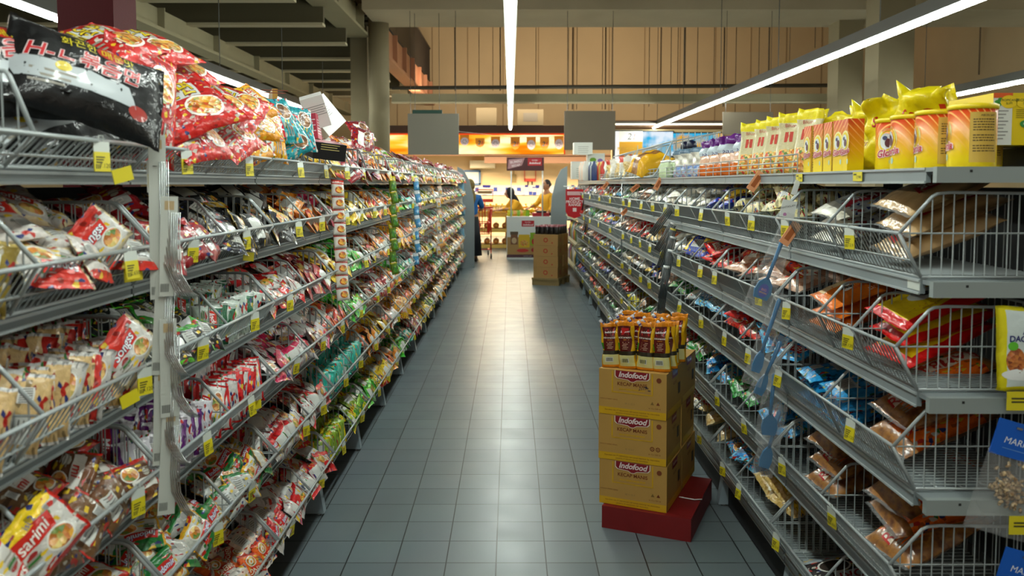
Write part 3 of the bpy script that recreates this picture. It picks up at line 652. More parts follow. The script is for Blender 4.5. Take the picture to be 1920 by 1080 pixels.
# steel end trim at the near end of the right run
e = empty('shelving_end', 'pale grey steel shelf ends facing the camera at the right run', 'shelving end', (0, RY0 - .055, 0))
for rim, drop in [(1.549 + .006, 0)] + RROW[1:]:
    z = rim - drop - .006; mb = MB(); mb.b2((.984, 0, z - .036), (1.75, .018, z + .001), mat('end_enamel', '8d9694', rough=.45)); mb.b2((.986, .019, z - .01), (1.4, .055, z), STEEL)
    mb.b2((1.06, -.001, z - .012), (1.066, .001, z - .006), DARK); mb.build('shelf_end', e)
mb = MB(); mb.b2((1.36, -.0, 0), (1.42, .05, 1.55), STEEL_D); mb.build('upright', e)
mb = MB(); mb.b2((1.38, .02, 1.55), (1.75, .9, 1.608), STEEL_D); mb.b2((1.24, 0.0, 1.575), (1.75, .02, 1.6), WIRE)
for k in range(9): mb.tube([(1.25 + k * .05, .01, 1.55), (1.25 + k * .05, .01, 1.6)], .003, WIRE, 5)
mb.tube([(1.22, .01, 1.565), (1.75, .01, 1.565)], .003, WIRE, 5)
mb.build('wire_guard', e)

# wire baskets
def side_panel(s, y, drop, inn, D, Hh, dx, bars=True):
    mb = MB(); X = lambda d: s * d
    out = [(X(0), y, 0), (X(dx * .86), y, Hh * .93), (X(dx), y, Hh), (X(dx + .03), y, Hh + .003), (X(D), y, Hh)]
    mb.tube(out, .0042, WIRE, 6)
    mb.tube([(X(0), y, 0), (X(inn), y, -drop)], .0042, WIRE, 6); mb.tube([(X(inn), y, -drop), (X(D), y, -drop)], .0035, WIRE, 6)
    mb.tube([(X(.01), y, 0), (X(D), y, 0)], .0022, WIRE, 4)
    k = 1
    while k * .026 < D:
        d = k * .026; top = Hh if d > dx else Hh * d / dx; bot = -drop if d > inn else -drop * d / inn
        mb.tube([(X(d), y, bot), (X(d), y, top)], .0019, WIRE, 4); k += 1
    return mb
def basket_parts(s, drop, divs, dx=.09, Hh=.095, D=.36):
    inn = .055; W = BW - .014; out = []
    mb = MB(); mb.tube([(0, .007, 0), (0, BW - .007, 0)], .0045, WIRE, 8); mb.tube([(s * inn, .007, -drop), (s * inn, BW - .007, -drop)], .004, WIRE, 6)
    mb.tube([(s * D, .007, Hh), (s * D, BW - .007, Hh)], .004, WIRE, 6); mb.tube([(s * inn * .62, .007, -drop * .62), (s * inn * .62, BW - .007, -drop * .62)], .0028, WIRE, 4); out.append(('frame', mb))
    mb = MB(); n = 44
    for k in range(1, n):
        y = .007 + W * k / n
        mb.tube([(0, y, 0), (s * inn, y, -drop + .003), (s * D, y, -drop + .003)], .0019, WIRE, 4, cap=False)
    for j in range(1, 5): mb.tube([(s * (inn + (D - inn) * j / 5), .007, -drop), (s * (inn + (D - inn) * j / 5), BW - .007, -drop)], .002, WIRE, 4)
    for k in range(1, 30): y = .007 + W * k / 30; mb.tube([(s * D, y, -drop), (s * D, y, Hh)], .0017, WIRE, 4, cap=False)
    out.append(('wire_mesh', mb))
    out.append(('side_panel', side_panel(s, .007, drop, inn, D, Hh, dx))); out.append(('side_panel', side_panel(s, BW - .007, drop, inn, D, Hh, dx)))
    for d in divs: out.append(('divider', side_panel(s, BW * d, drop, inn, D, Hh, dx)))
    return out
_bk = {}
def basket(s, row, k, rim, drop, y0, divs=(.5,), dx=.09, Hh=.095):
    key = (s, drop, divs, dx, Hh)
    if key not in _bk: _bk[key] = [(n, mb.mesh(n)) for n, mb in basket_parts(s, drop, divs, dx, Hh)]
    e = empty('wire_basket', 'grey wire basket on the %s shelf down, %s bay of the %s run' % (ORD[row], ORD[k], SIDE[s]), 'basket',
              (s * (LX if s < 0 else RX), y0 + k * BW, rim), 0, 'wire shelf baskets, %s side' % SIDE[s])
    for n, me in _bk[key]: mk(n, me, e)
for k in range(NL):
    for r, (rim, drop) in enumerate(LROW):
        if r == 5 and k < 1: continue
        basket(-1, r, k, rim, drop, LY0, (.5,), .045 if r == 0 else .09, .105 if r == 0 else .095)
for k in range(NR):
    for r, (rim, drop) in enumerate(RROW):
        if rim is None: continue
        basket(1, r, k, rim, drop, RY0, ((.28, .56) if (r in (2,) and k == 0) else (.5,)))
# low wire guard along the right top shelf
for k in range(1, NR - 3):
    mb = MB(); y0 = RY0 + k * BW - (.02 if k > 1 else -.0)
    for z in (.02, .04, .065): mb.tube([(1.0, y0, 1.549 + z), (1.0, y0 + BW - .02, 1.549 + z)], .0025, WIRE, 5)
    for j in range(7): mb.tube([(1.0, y0 + j * .149, 1.549), (1.0, y0 + j * .149, 1.549 + .067)], .002, WIRE, 4)
    tag(mb.build('shelf_guard'), 'low wire guard rail on the right top shelf, %s from the camera' % ORD[k - 1], 'guard rail', 'top shelf guard rails')

# ------------------------------------------------------------------ filling the baskets
L2 = {1: ['gold2', 'songfr', 'darkred', 'blackch', 'blackch', 'orange', 'pinkwht', 'yellow2', 'yellow2', 'orange'],
      2: ['songgo', 'songgo', 'greenblk', 'greenwht', 'redwht', 'darkred', 'yellow2', 'green', 'brownmi', 'orange'],
      3: ['sarimi', 'brownmi', 'purple', 'redstripe', 'pinkwht', 'pinkwht', 'orangegg', 'green', 'brownmi', 'darkred'],
      4: ['sarimi', 'sarimi', 'indomie', 'indomie', 'redwht', 'redstripe', 'tealmi', 'tealmi', 'orange', 'yellow2'],
      5: ['greenwht', 'greenwht', 'orangegg', 'orangegg', 'redwht', 'redstripe', 'yelgreen', 'yelgreen', 'green', 'yellow2']}
LSTY = {(1, 0): 'file', (1, 1): 'heap', (2, 0): 'file', (2, 1): 'file', (3, 2): 'file', (3, 3): 'file', (4, 6): 'file', (4, 7): 'file', (5, 6): 'file', (2, 2): 'heap', (2, 3): 'file'}
LRAND = ['yellow2', 'orange', 'darkred', 'yelgreen', 'orange', 'brownmi', 'green', 'yellow2', 'orangegg', 'orange', 'redstripe', 'tealmi', 'yellow2', 'yelmulti']
R2 = {1: ['browncr', 'greywht', 'beige', 'beige', 'blueyel', 'clearwht', 'clearwht', 'greywht', 'clearwht', 'pinknood'],
      2: ['redyel', 'orangecow', 'pinknood', 'pinknood', 'redbag', 'blueyel', 'clearwht', 'orangecr', 'tanpasta', 'redbag'],
      3: ['orangecr', 'bluesn', 'bluesn', 'redbag', 'ltblue', 'ltblue', 'greenbag', 'pinknood', 'blueyel', 'clearwht'],
      4: ['orangecr', 'orangecr', 'bluesn', 'greenbag', 'bluesn', 'greenbag', 'redbag', 'tanpasta', 'greenbag', 'orangecr'],
      5: ['nori', 'nori', 'yelmac', 'bluesn', 'tanpasta', 'tanpasta', 'greenbag', 'redbag', 'clearwht', 'orangecr']}
RRAND = ['clearwht', 'redbag', 'orangecr', 'greenbag', 'tanpasta', 'blueyel', 'pinknood', 'yellowbg', 'ltblue', 'greywht', 'redbag']
items = []     # (dist, s, row, half index, key, M, slot text, count index)
rnd = random.Random(11)
def fill(s, row, hb, key, style, rim, drop, y0, dz=0):
    D = DES[key]; w, h, t = D['sz']; A = Vector((-s, 0, 0)); Xf = (LX if s < 0 else RX); fl = rim - drop + .008
    W = BW / 2 - .03; yc0 = y0 + hb * BW / 2 + .018; res = []
    if style == 'heap':
        nc = max(1, int((W + .02) / (w * .86))); cw = W / nc; sl = radians(27 if s < 0 else 20); n0 = A * sin(sl) + Vector((0, 0, cos(sl)))
        back = Vector((s * cos(sl), 0, sin(sl)))
        nr = max(1, int(.30 / (h * .93)))
        # layer behind the front wires
        if s < 0:
            for c in range(nc):
                res.append((Vector((s * (Xf + .030), yc0 + (c + .5) * cw, rim - .012)), A * .85 + Vector((0, 0, .62)), Vector((0, 1, 0)), 'front'))
        lay = 2 if drop > .06 else 1
        for i in range(nr):
            for c in range(nc):
                p = Vector((s * (Xf + .07), 0, rim + .0)) + back * (h * .93 * i + (h * .5 if s > 0 else h * .42)); p.y = yc0 + (c + .5 + (.18 if i % 2 else 0) * (-1 if c else 0)) * cw
                p += n0 * rnd.uniform(-.006, .012)
                if p.z + .05 > rim + .17: continue
                res.append((p, n0, Vector((0, 1, 0)), ['lower', 'middle', 'upper', 'upper'][i]))
        # loose ones on top
        if dz: res = [(p + Vector((s * dz * .8, 0, dz)), n, l, sl_) for p, n, l, sl_ in res if sl_ != 'front']
        for q in range(3):
            p = Vector((s * (Xf + .07 + dz * .8), 0, rim + t * .95 + dz)) + back * rnd.uniform(h * .4, h * 1.6); p.y = yc0 + rnd.uniform(.2, .8) * W
            if s < 0 or w < .25: res.append((p, n0 + Vector((0, rnd.uniform(-.5, .2), 0)), Vector((rnd.uniform(-.8, .8), 1, 0)), 'topmost'))
        jit, sp = (.26, .42) if s < 0 else (.2, .3)
    elif style == 'file':
        step = t * 1.12 / .8; n = int(W / step); lean = Vector((0, -1, .42)) + A * .75
        for dpt in range(2):
            for i in range(n):
                p = Vector((s * (Xf + .075 + dpt * (h * 1.08)), yc0 + (i + .5) * step + dpt * .02, rim - drop + .012 + w * .46 + .035 * dpt))
                res.append((p, lean, Vector((0, .25, 1)), 'front' if dpt == 0 else 'rear'))
        jit, sp = .2, .2
    else:       # flat stacks
        nc = 1 if w > .22 else 2; ns = 3
        for c in range(nc):
            for i in range(ns):
                p = Vector((s * (Xf + .065 + w * .48 + .012 * (i % 2)), yc0 + W * (c + .5) / nc, fl + t * (.5 + i * .98) + (.052 if s > 0 and w > .22 and t > .02 else 0)))
                res.append((p, Vector((0, -.12, 1)) + A * (.36 if t > .02 and w > .22 else .14), Vector((s, .12, 0)), ['bottom', 'middle', 'top'][i]))
        jit, sp = .05, .12
    cnt = {}
    for p, n, l, slot in res:
        n = Vector(n).normalized() + Vector((rnd.uniform(-jit, jit), rnd.uniform(-jit, jit), rnd.uniform(-jit, jit) * .5))
        sg = 1 if (rnd.random() < (.62 if style != 'file' else .35) or D.get('frame') or D.get('cow') or D.get('clearb')) else -1
        spn = rnd.uniform(-sp, sp)
        if s > 0 and style != 'file': l = -l
        M = frame_of(p, n * sg, l * (-1 if s < 0 else 1) * (1 if style == 'file' else 1), spn + (pi if rnd.random() < .25 else 0))
        cnt[slot] = cnt.get(slot, 0) + 1
        items.append((p.length, s, row, hb, key, M, slot, cnt[slot], style))
for row in range(1, 6):
    rim, drop = LROW[row]
    for hb in range(NL * 2):
        if hb == 0 and row > 3: continue
        if row == 5 and hb < 3: continue
        key = L2[row][hb] if hb < 10 else LRAND[(hb * 5 + row * 7) % len(LRAND)]
        fill(-1, row, hb, key, LSTY.get((row, hb), 'heap'), rim, drop, LY0)
    rim, drop = RROW[row]
    for hb in range(NR * 2):
        key = R2[row][hb] if hb < 10 else RRAND[(hb * 5 + row * 3) % len(RRAND)]
        sty = 'flat' if key in ('redyel', 'orangecow', 'nori', 'browncr', 'greywht', 'yellowbg') or (hb < 2) else 'heap'
        fill(1, row, hb, key, sty, rim, drop, RY0)
# left top row (baskets piled high) beyond the hand placed multipacks
rim, drop = LROW[0]
TOPR = ['redmulti', 'redmulti', 'redmulti', 'yelmulti', 'teal', 'teal', 'yellow2', 'redsach', 'redsach', 'orange', 'redsach', 'yellow2', 'redsach', 'yelgreen', 'redsach', 'orange']
for hb in range(6, NL * 2):
    fill(-1, 0, hb, TOPR[hb] if hb < 16 else ['redsach', 'orange', 'yellow2', 'green', 'redbag'][hb % 5], 'heap', rim, drop, LY0)
    if hb % 2 or hb < 14:
        fill(-1, 0, hb, (TOPR * 2)[(hb + 1) % 30] if hb < 14 else 'redsach', 'heap', rim, drop, LY0, .075)
items.sort(key=lambda i: i[0])
per = {}; stuffs = {}; made_group = {}
HALF = {0: 'near', 1: 'far'}
for d, s, row, hb, key, M, slot, c, style in items:
    kind = DES[key]['kind']; per[kind] = per.get(kind, 0)
    if per[kind] < (285 if kind == 'noodle_packet' else 230) and (d < 7.2):
        per[kind] += 1
        o = mk(kind, packet_mesh(key, rnd.randrange(3)), M=M)
        pose = {'file': 'upright', 'heap': 'tumbled', 'flat': 'flat'}[style]
        lab = '%s, %s %s %s, %s half of %s %s basket, %s shelf' % (DES[key]['d'], pose, slot, ORD[c - 1], HALF[hb % 2], ORD[hb // 2], SIDE[s], ORD[row])
        wds = lab.split()
        if len(wds) > 16: lab = '%s, %s %s %s, %s-half %s %s basket, %s shelf' % (' '.join(DES[key]['d'].split()[-5:] if len(DES[key]['d'].split()) > 5 else DES[key]['d'].split()), pose, slot, ORD[c - 1], HALF[hb % 2], ORD[hb // 2], SIDE[s], ORD[row])
        tag(o, ' '.join(lab.split()[:16]), kind.split('_')[-1] if kind != 'noodle_packet' else 'noodle packet', '%ss, %s side, %s shelf down, %s bay' % (kind.replace('_', ' '), SIDE[s], ORD[row], ORD[hb // 2]))
    else:
        nm = {'noodle_packet': 'noodle_packet_heap', 'snack_bag': 'snack_bag_heap', 'cracker_bag': 'snack_bag_heap', 'pasta_bag': 'snack_bag_heap'}.get(kind, 'sachet_heap') + ('' if s < 0 else '')
        sk = (nm, s)
        if sk not in stuffs: stuffs[sk] = MB()
        stuffs[sk].merge(packet_low(key), M)
for (nm, s), mb in stuffs.items():
    o = mb.build(nm); o['kind'] = 'stuff'; tag(o, 'distant blurred %s filling the far %s baskets' % (nm.replace('_heap', 's').replace('_', ' '), SIDE[s]), 'packets')

# ------------------------------------------------------------------ left top row, placed by hand
def hand(key, px, py, Y, n, l, spin, label, var=0, z=None, cat=None, grp='multipacks piled on the left top shelf'):
    p = at(px, py, Y)
    if z: p.z = z
    o = mk(DES[key]['kind'], packet_mesh(key, var), M=frame_of(p, n, l, spin))
    return tag(o, label, cat or DES[key]['kind'].split('_')[-1], grp)
hand('blackhot', 165, 158, 1.67, (.8, -.55, .42), (0, 1, -.55), 0, 'black Korean noodle multipack with red lettering, facing out on the left top shelf')
hand('blackhot', -12, 130, 1.56, (.8, -.5, .42), (0, 1, -.25), .05, 'black Korean noodle multipack cut by the left picture edge, standing on its side', 1)
hand('blackhot', 70, 222, 1.66, (.75, -.35, .6), (0, 1, -.05), .1, 'black noodle multipack lying low behind the wire divider', 2)
hand('blackhot', 40, 262, 1.68, (.15, -.05, 1), (0, 1, 0), .1, 'black noodle multipack seen through the near top wires')
hand('blackhot', 195, 262, 1.92, (.15, -.05, 1), (0, 1, 0), -.05, 'black noodle multipack seen through the wires below the facing one', 2)
hand('blackhot', 200, 228, 1.92, (.7, -.1, .75), (0, 1, 0), -.1, 'black noodle multipack lying low beneath the facing one', 1)
hand('blackhot', 100, 118, 1.72, (.3, -.3, .9), (0, 1, -.2), .2, 'black noodle multipack topmost below the red one', 2)
hand('redmulti', 185, 92, 1.98, (.35, -.35, .9), (0, 1, -.15), .1, 'red noodle multipack topmost near the maroon pillar, left one')
hand('redmulti', 262, 92, 2.14, (.4, -.3, .88), (0, 1, -.12), -.05, 'red noodle multipack crowning the pile before the maroon pillar', 1)
hand('redmulti', 318, 130, 2.26, (.5, -.2, .85), (0, 1, -.1), .1, 'red noodle multipack sloping down the pile under the crowning one', 2)
hand('redmulti', 262, 190, 1.98, (.85, -.4, .3), (0, .5, 1), .1, 'red noodle multipack standing on end beside the black ones')
hand('redmulti', 335, 203, 2.12, (.45, -.55, .7), (.35, 1, 0), .1, 'red noodle multipack showing its white back panel', 1)
hand('redmulti', 385, 193, 2.36, (.5, -.3, .8), (0, 1, 0), -.2, 'red noodle multipack in the middle of the second basket pile', 2)
hand('redmulti', 350, 252, 2.16, (.7, -.1, .7), (0, 1, 0), 0, 'red noodle multipack lowest behind the wires, near one')
hand('redmulti', 420, 250, 2.46, (.6, -.2, .75), (0, 1, 0), .15, 'red noodle multipack lowest beside the yellow ones', 1)
hand('redmulti', 432, 205, 2.60, (.4, -.4, .8), (0, 1, -.2), .3, 'red noodle multipack topmost beside the yellow ones', 2)
hand('yelmulti', 462, 198, 2.80, (.6, -.4, .7), (0, 1, -.3), .2, 'yellow cheese noodle multipack topmost of its pile')
hand('yelmulti', 470, 228, 2.74, (.7, -.4, .6), (0, 1, 0), -.3, 'yellow cheese noodle multipack in the middle of its pile', 1)
hand('yelmulti', 462, 268, 2.68, (.7, -.2, .6), (0, 1, 0), .1, 'yellow cheese noodle multipack lowest behind the wires', 2)
hand('yelmulti', 497, 250, 2.92, (.8, -.4, .4), (0, .3, 1), .1, 'yellow noodle multipack standing beside the teal pouches')
hand('teal', 520, 226, 3.08, (.6, -.6, .5), (0, .5, 1), .4, 'teal and gold pouch topmost of its pile', 1)
hand('teal', 540, 262, 3.12, (.7, -.5, .4), (0, 1, .3), -.2, 'teal and gold pouch hanging over the wire rim')
hand('teal', 556, 240, 3.30, (.6, -.6, .4), (0, .3, 1), .1, 'gold topped teal pouch beside the pale boxes', 2)
hand('redsach', 680, 262, 4.5, (.5, -.5, .7), (0, 1, .6), .2, 'dark red sachet bag leaning high on the pile before the columns')
hand('redsach', 676, 246, 4.7, (.4, -.5, .8), (0, 1, .9), .5, 'dark red sachet bag topmost before the columns', 1)

hand('songfr', 236, 655, 1.76, (.85, -.45, .35), (.1, 1, .35), .25, 'white red lettered packet tilted up at the rim beside the fork cards', grp='front packets on the left baskets')
hand('songfr', 178, 452, 1.68, (.8, -.5, .4), (.1, 1, .4), .2, 'white packet with red band facing out of the second left basket', 1, grp='front packets on the left baskets')
hand('sarimi', 72, 1012, 1.39, (.8, -.5, .4), (0, 1, .12), .2, 'red, white and yellow noodle packet at the lower left corner', grp='front packets on the left baskets')
hand('indomie', 372, 1000, 2.22, (.6, -.4, .7), (.2, 1, .05), .05, 'white and green noodle packet lying at the lowest left rim, red logo', grp='front packets on the left baskets')
def carton(name, c, d, base, label, rot, prints, cat='box', grp=None):
    """box with printed faces; prints: list of (face, fn(mb, plane))"""
    mb = MB(); mb.box((0, 0, d[2] / 2), d, base)
    e = None
    for face, f in prints:
        x, y, z = d
        P = {'f': plane_fn((0, -y / 2, z / 2), (1, 0, 0), (0, 0, 1)), 'l': plane_fn((-x / 2, 0, z / 2), (0, -1, 0), (0, 0, 1)),
             'r': plane_fn((x / 2, 0, z / 2), (0, 1, 0), (0, 0, 1)), 't': plane_fn((0, 0, z), (1, 0, 0), (0, 1, 0))}[face]
        f(mb, P)
    o = mb.build(name); o.location = c
    o.rotation_euler = rot if isinstance(rot, tuple) else (0, 0, rot)
    return tag(o, label, cat, grp)
def pr_tea(mb, P):
    flat_rect(mb, P, -.08, -.02, .08, .02, ink('c02838')); put_text(mb, 'TEA', .03, ink('e8e4e0'), plane_fn(P(0, 0), P(1, 0) - P(0, 0), P(0, 1) - P(0, 0)), 0, 0)
PAPER = mat('paper_white', 'd2d0cc', rough=.5); PK = mat('box_pink', 'b03048', rough=.45); BLK = mat('box_black', '18181a', rough=.35)
def pr_lines(col, n=5, wd=.05, hh=.01):
    def f(mb, P):
        for k in range(n): flat_rect(mb, P, -wd, .03 - k * hh, wd - .01 * (k % 2), .03 - k * hh - hh * .35, ink(col))
    return f
p = at(600, 236, 3.75); carton('drink_box', p, (.10, .16, .14), PAPER, 'pale box leaning back on the left top shelf beside the teal pouches', (.2, -.3, .2), [('f', pr_lines('8a8a88')), ('r', pr_lines('b03048', 6, .06, .018))], grp='boxes on the left top shelf')
p = at(630, 244, 3.95); carton('drink_box', p, (.03, .20, .17), PAPER, 'large white box with red corner tilted on top of the pile', (.5, -.5, -.5), [('r', pr_lines('9a9a9a')), ('f', pr_lines('c02030')), ('l', pr_lines('9a9a9a'))], grp='boxes on the left top shelf')
p = at(607, 296, 3.55); carton('drink_box', p, (.14, .16, .07), BLK, 'small black and pink box lying at the wire rim', (.15, .1, .5), [('t', lambda mb, P: flat_rect(mb, P, -.06, -.07, .06, .07, ink('c88a94'))), ('f', pr_lines('b8a868', 3, .04)), ('r', lambda mb, P: flat_rect(mb, P, -.07, -.025, .07, .03, ink('c8c0c0')))], grp='boxes on the left top shelf')
p = at(590, 262, 3.65); carton('drink_box', p, (.05, .14, .11), PK, 'pink striped box standing behind the black one', (.0, -.1, .1), [('f', pr_lines('e0d0d4', 6, .02, .012)), ('r', pr_lines('e0d0d4', 6, .05, .012))], grp='boxes on the left top shelf')
p = at(512, 205, 3.35); carton('display_tray', p, (.02, .24, .07), mat('tray_gold', 'b0801c', rough=.4), 'gold and brown display card standing behind the pile', (0, 0, .35), [('r', lambda mb, P: (flat_rect(mb, P, -.11, -.03, 0, .03, ink('7a3010')), flat_rect(mb, P, .02, -.01, .1, .015, ink('c02818')))), ('f', pr_lines('7a3010', 2))], grp='boxes on the left top shelf')

# ------------------------------------------------------------------ price tags
TAG_W = mat('tag_white', 'c9cfc8', rough=.35)
def tag_mb(txt, both=True, hgt=.034, wd=.038):
    mb = MB(); mb.b2((-.0008, -wd / 2, -.03), (.0008, wd / 2, -.006), TAG_W); mb.b2((-.0012, -wd / 2, -.03 - hgt), (.0012, wd / 2, -.026), YEL)
    mb.tube([(0, -.006, -.008), (0, -.005, .006), (0, .005, .006), (0, .006, -.008)], .0012, TAG_W, 4)
    for fn in (plane_fn((.0012, 0, -.03 - hgt / 2), (0, 1, 0), (0, 0, 1), .0004), plane_fn((-.0012, 0, -.03 - hgt / 2), (0, -1, 0), (0, 0, 1), .0004)):
        for k in range(3): flat_rect(mb, fn, -.015, .012 - k * .005, .006 - .003 * k, .0095 - k * .005, PRINT)
        put_text(mb, txt, .012, PRINT, fn, .006, -.006)
        for k in range(3): flat_rect(mb, fn, -.016 + k * .004, -.012, -.014 + k * .004, -.003, PRINT)
    return mb
TAGS = [tag_mb(t).mesh('price_tag') for t in ('4.120', '7.120', '2.650', '13.9')]
tr = random.Random(3); n_t = 0
for s, rows, y0, nb in ((-1, LROW, LY0, 12), (1, RROW, RY0, 10)):
    for r, (rim, drop) in enumerate(rows):
        if rim is None: continue
        for k in range(nb):
            for q in range(2 if k < 5 else 1):
                if s < 0 and k == 0 and (r > 4 or q == 0): continue
                y = y0 + k * BW + BW * ((.3, .8)[q] + tr.uniform(-.12, .12)); x = s * (LX if s < 0 else RX) - s * .004
                o = mk('price_tag', TAGS[tr.randrange(4)], loc=(x, y, rim + .004), rot=(tr.uniform(-.06, .06), s * tr.uniform(-.1, .15), s * tr.uniform(.2, .45)))
                tag(o, 'yellow price tag, %s of the %s basket rim, %s shelf, %s bay' % (['near half', 'far half'][q], SIDE[s], ORD[r], ORD[k]), 'price tag', 'price tags on the %s baskets' % SIDE[s]); n_t += 1
# orange promotion tags on the right and yellow ones on the left
OR = mat('tag_orange', 'e8a070', rough=.5)
for i, (px, py, Y, a) in enumerate([(1425, 340, 3.25, .6), (1482, 438, 2.75, .6), (1252, 408, 5.2, .9), (1172, 396, 6.9, .8), (1135, 348, 8.2, .7), (1240, 345, 5.4, .5), (1195, 352, 6.4, .9)]):
    p = at(px, py, Y); mb = MB(); M = Matrix.Rotation(a, 3, 'Y'); mb.box((0, 0, 0), (.035, .002, .085), OR, M); mb.box((0, -.001, .0), (.018, .001, .05), mat('tag_orange_print', 'a85a28'), M)
    tag(mb.build('promotion_tag', loc=(min(p.x, .97), p.y, p.z)), 'tilted orange paper tag on the right shelves, %s from the near end' % ORD[[1, 0, 4, 5, 6, 2, 3][i] if i < 7 else i], 'tag', 'orange promotion tags')
for i, (px, py, Y) in enumerate([(230, 328, 1.62), (250, 515, 1.75), (466, 481, 2.6), (243, 748, 1.72), (480, 760, 2.62), (664, 418, 4.3), (752, 590, 6.4)]):
    p = at(px, py, Y); mb = MB(); M = Matrix.Rotation(.25 - .2 * (i % 3), 3, 'X'); mb.box((0, 0, 0), (.002, .044, .028), YEL, M)
    tag(mb.build('yellow_card', loc=(p.x, p.y, p.z), rot=(0, 0, -.5)), 'loose yellow card on the left shelf edge, %s in reading order of the left side' % ORD[i], 'card', 'loose yellow cards')

# ------------------------------------------------------------------ hanging strips
CARD = mat('blister_card', 'c6cac2', rough=.4, coat=.3)
for i, (py, L) in enumerate([(408, .36), (462, .22), (610, .22), (690, .22), (780, .22), (865, .24)]):
    e = empty('cutlery_card', 'white card of steel forks at the left post, %s from the top' % ORD[i], 'cutlery card', (0, 0, 0), 0, 'cards of forks on the left strip')
    p = at(304 + (i % 2) * 12 - (8 if i == 0 else 0), py, 1.80); e.location = (p.x, p.y, p.z); e.rotation_euler = (.0, .03 * (i % 3 - 1) + .04, .6)
    mb = MB(); mb.b2((-.018, -.001, -L / 2), (.018, .001, L / 2), CARD); fn = plane_fn((0, -.001, -L / 2 + .02), (1, 0, 0), (0, 0, 1), .0005)
    for k in range(6): flat_rect(mb, fn, -.015 + k * .003, -.01, -.0135 + k * .003, .008, BLACK)
    flat_rect(mb, fn, -.01, L - .05, .01, L - .03, ink('b8a078')); mb.build('card', e)
    mb = MB()
    for k in range(5):
        x = .004 + k * .004
        mb.tube([(x, -.004 - k * .002, L * .34), (x, -.005 - k * .002, -L * .1), (x + .004, -.012 - k * .002, -L * .28), (x + .022, -.028 - k * .002, -L * .44), (x + .036, -.03 - k * .002, -L * .5)], [.0014, .0014, .0018, .0016, .001], CHROME, 6)
    mb.build('fork', e)
p = at(290, 322, 1.80); mb = MB(); mb.b2((-.016, -.001, -.045), (.016, .001, .025), WHITE); mb.b2((-.014, -.002, -.035), (.014, -.001, -.005), YEL); mb.lathe([(.005, 0), (.005, .001)], BLACK, (0, -.0015, .012), 10)
mb.tube([(0, 0, -.045), (0, 0, -.62)], .002, WHITE, 5)
tag(mb.build('strip_hanger', loc=p, rot=(0, 0, .5)), 'white hanger with yellow tag at the top of the fork card strip', 'hanger')
# spice sachet strip
SA = {}
def sachet_mb(top, body, food, txt):
    mb = MB(); P = Pillow(.062, .075, .014, 10, 10, len(txt), .001, .03, .05)
    P.emit(mb, lambda u, v, s_: film(top) if v > .35 else film(body)); P.ell(mb, .004, -.012, .02, .017, fmat(food)); P.text(mb, txt, 0, .024, .016, ink('f0ece4'))
    return mb.mesh('seasoning_sachet')
sm_ = sachet_mb('c02a1c', 'd4d0c8', 'noodle', 'Indofood'); s2_ = sachet_mb('c8b81c', '5a7a20', 'greens', 'Racik')
for i in range(9):
    p = at(633 + i * 1.2, 352 + i * 24.5, 3.80)
    o = mk('seasoning_sachet', sm_, M=frame_of((p.x, p.y, p.z), (.55, -.8, .25), (1, .6, 0), .06 * (i % 3 - 1)))
    tag(o, 'white and red seasoning sachet in the fourth left post strip, %s from top' % ORD[i], 'sachet', 'seasoning sachets on strips')
for (px, y0p, y1p, Y, X, key, nm, n) in ((736, 345, 500, 5.5, 0, s2_, 'green and yellow', 8), (780, 345, 485, 6.9, 0, sachet_mb('c8d0d8', '4a90b8', 'blue', 'Santan'), 'blue and white', 7), (822, 335, 470, 8.9, 0, sachet_mb('d8b8a0', 'd0d0c8', 'mixed', 'Bumbu'), 'pale mixed', 7)):
    for i in range(n):
        p = at(px + (i % 2) * 3, y0p + (y1p - y0p) * i / (n - 1), Y)
        o = mk('seasoning_sachet', key, M=frame_of((p.x, p.y, p.z), (.4, -.9, .1), (1, .4, .1), .1 * (i % 2)))
        o.scale = (.8, 1.4, 1.1)
        tag(o, '%s seasoning sachet in its hanging strip on the left, %s from the top' % (nm, ORD[i]), 'sachet', '%s seasoning sachets' % nm)
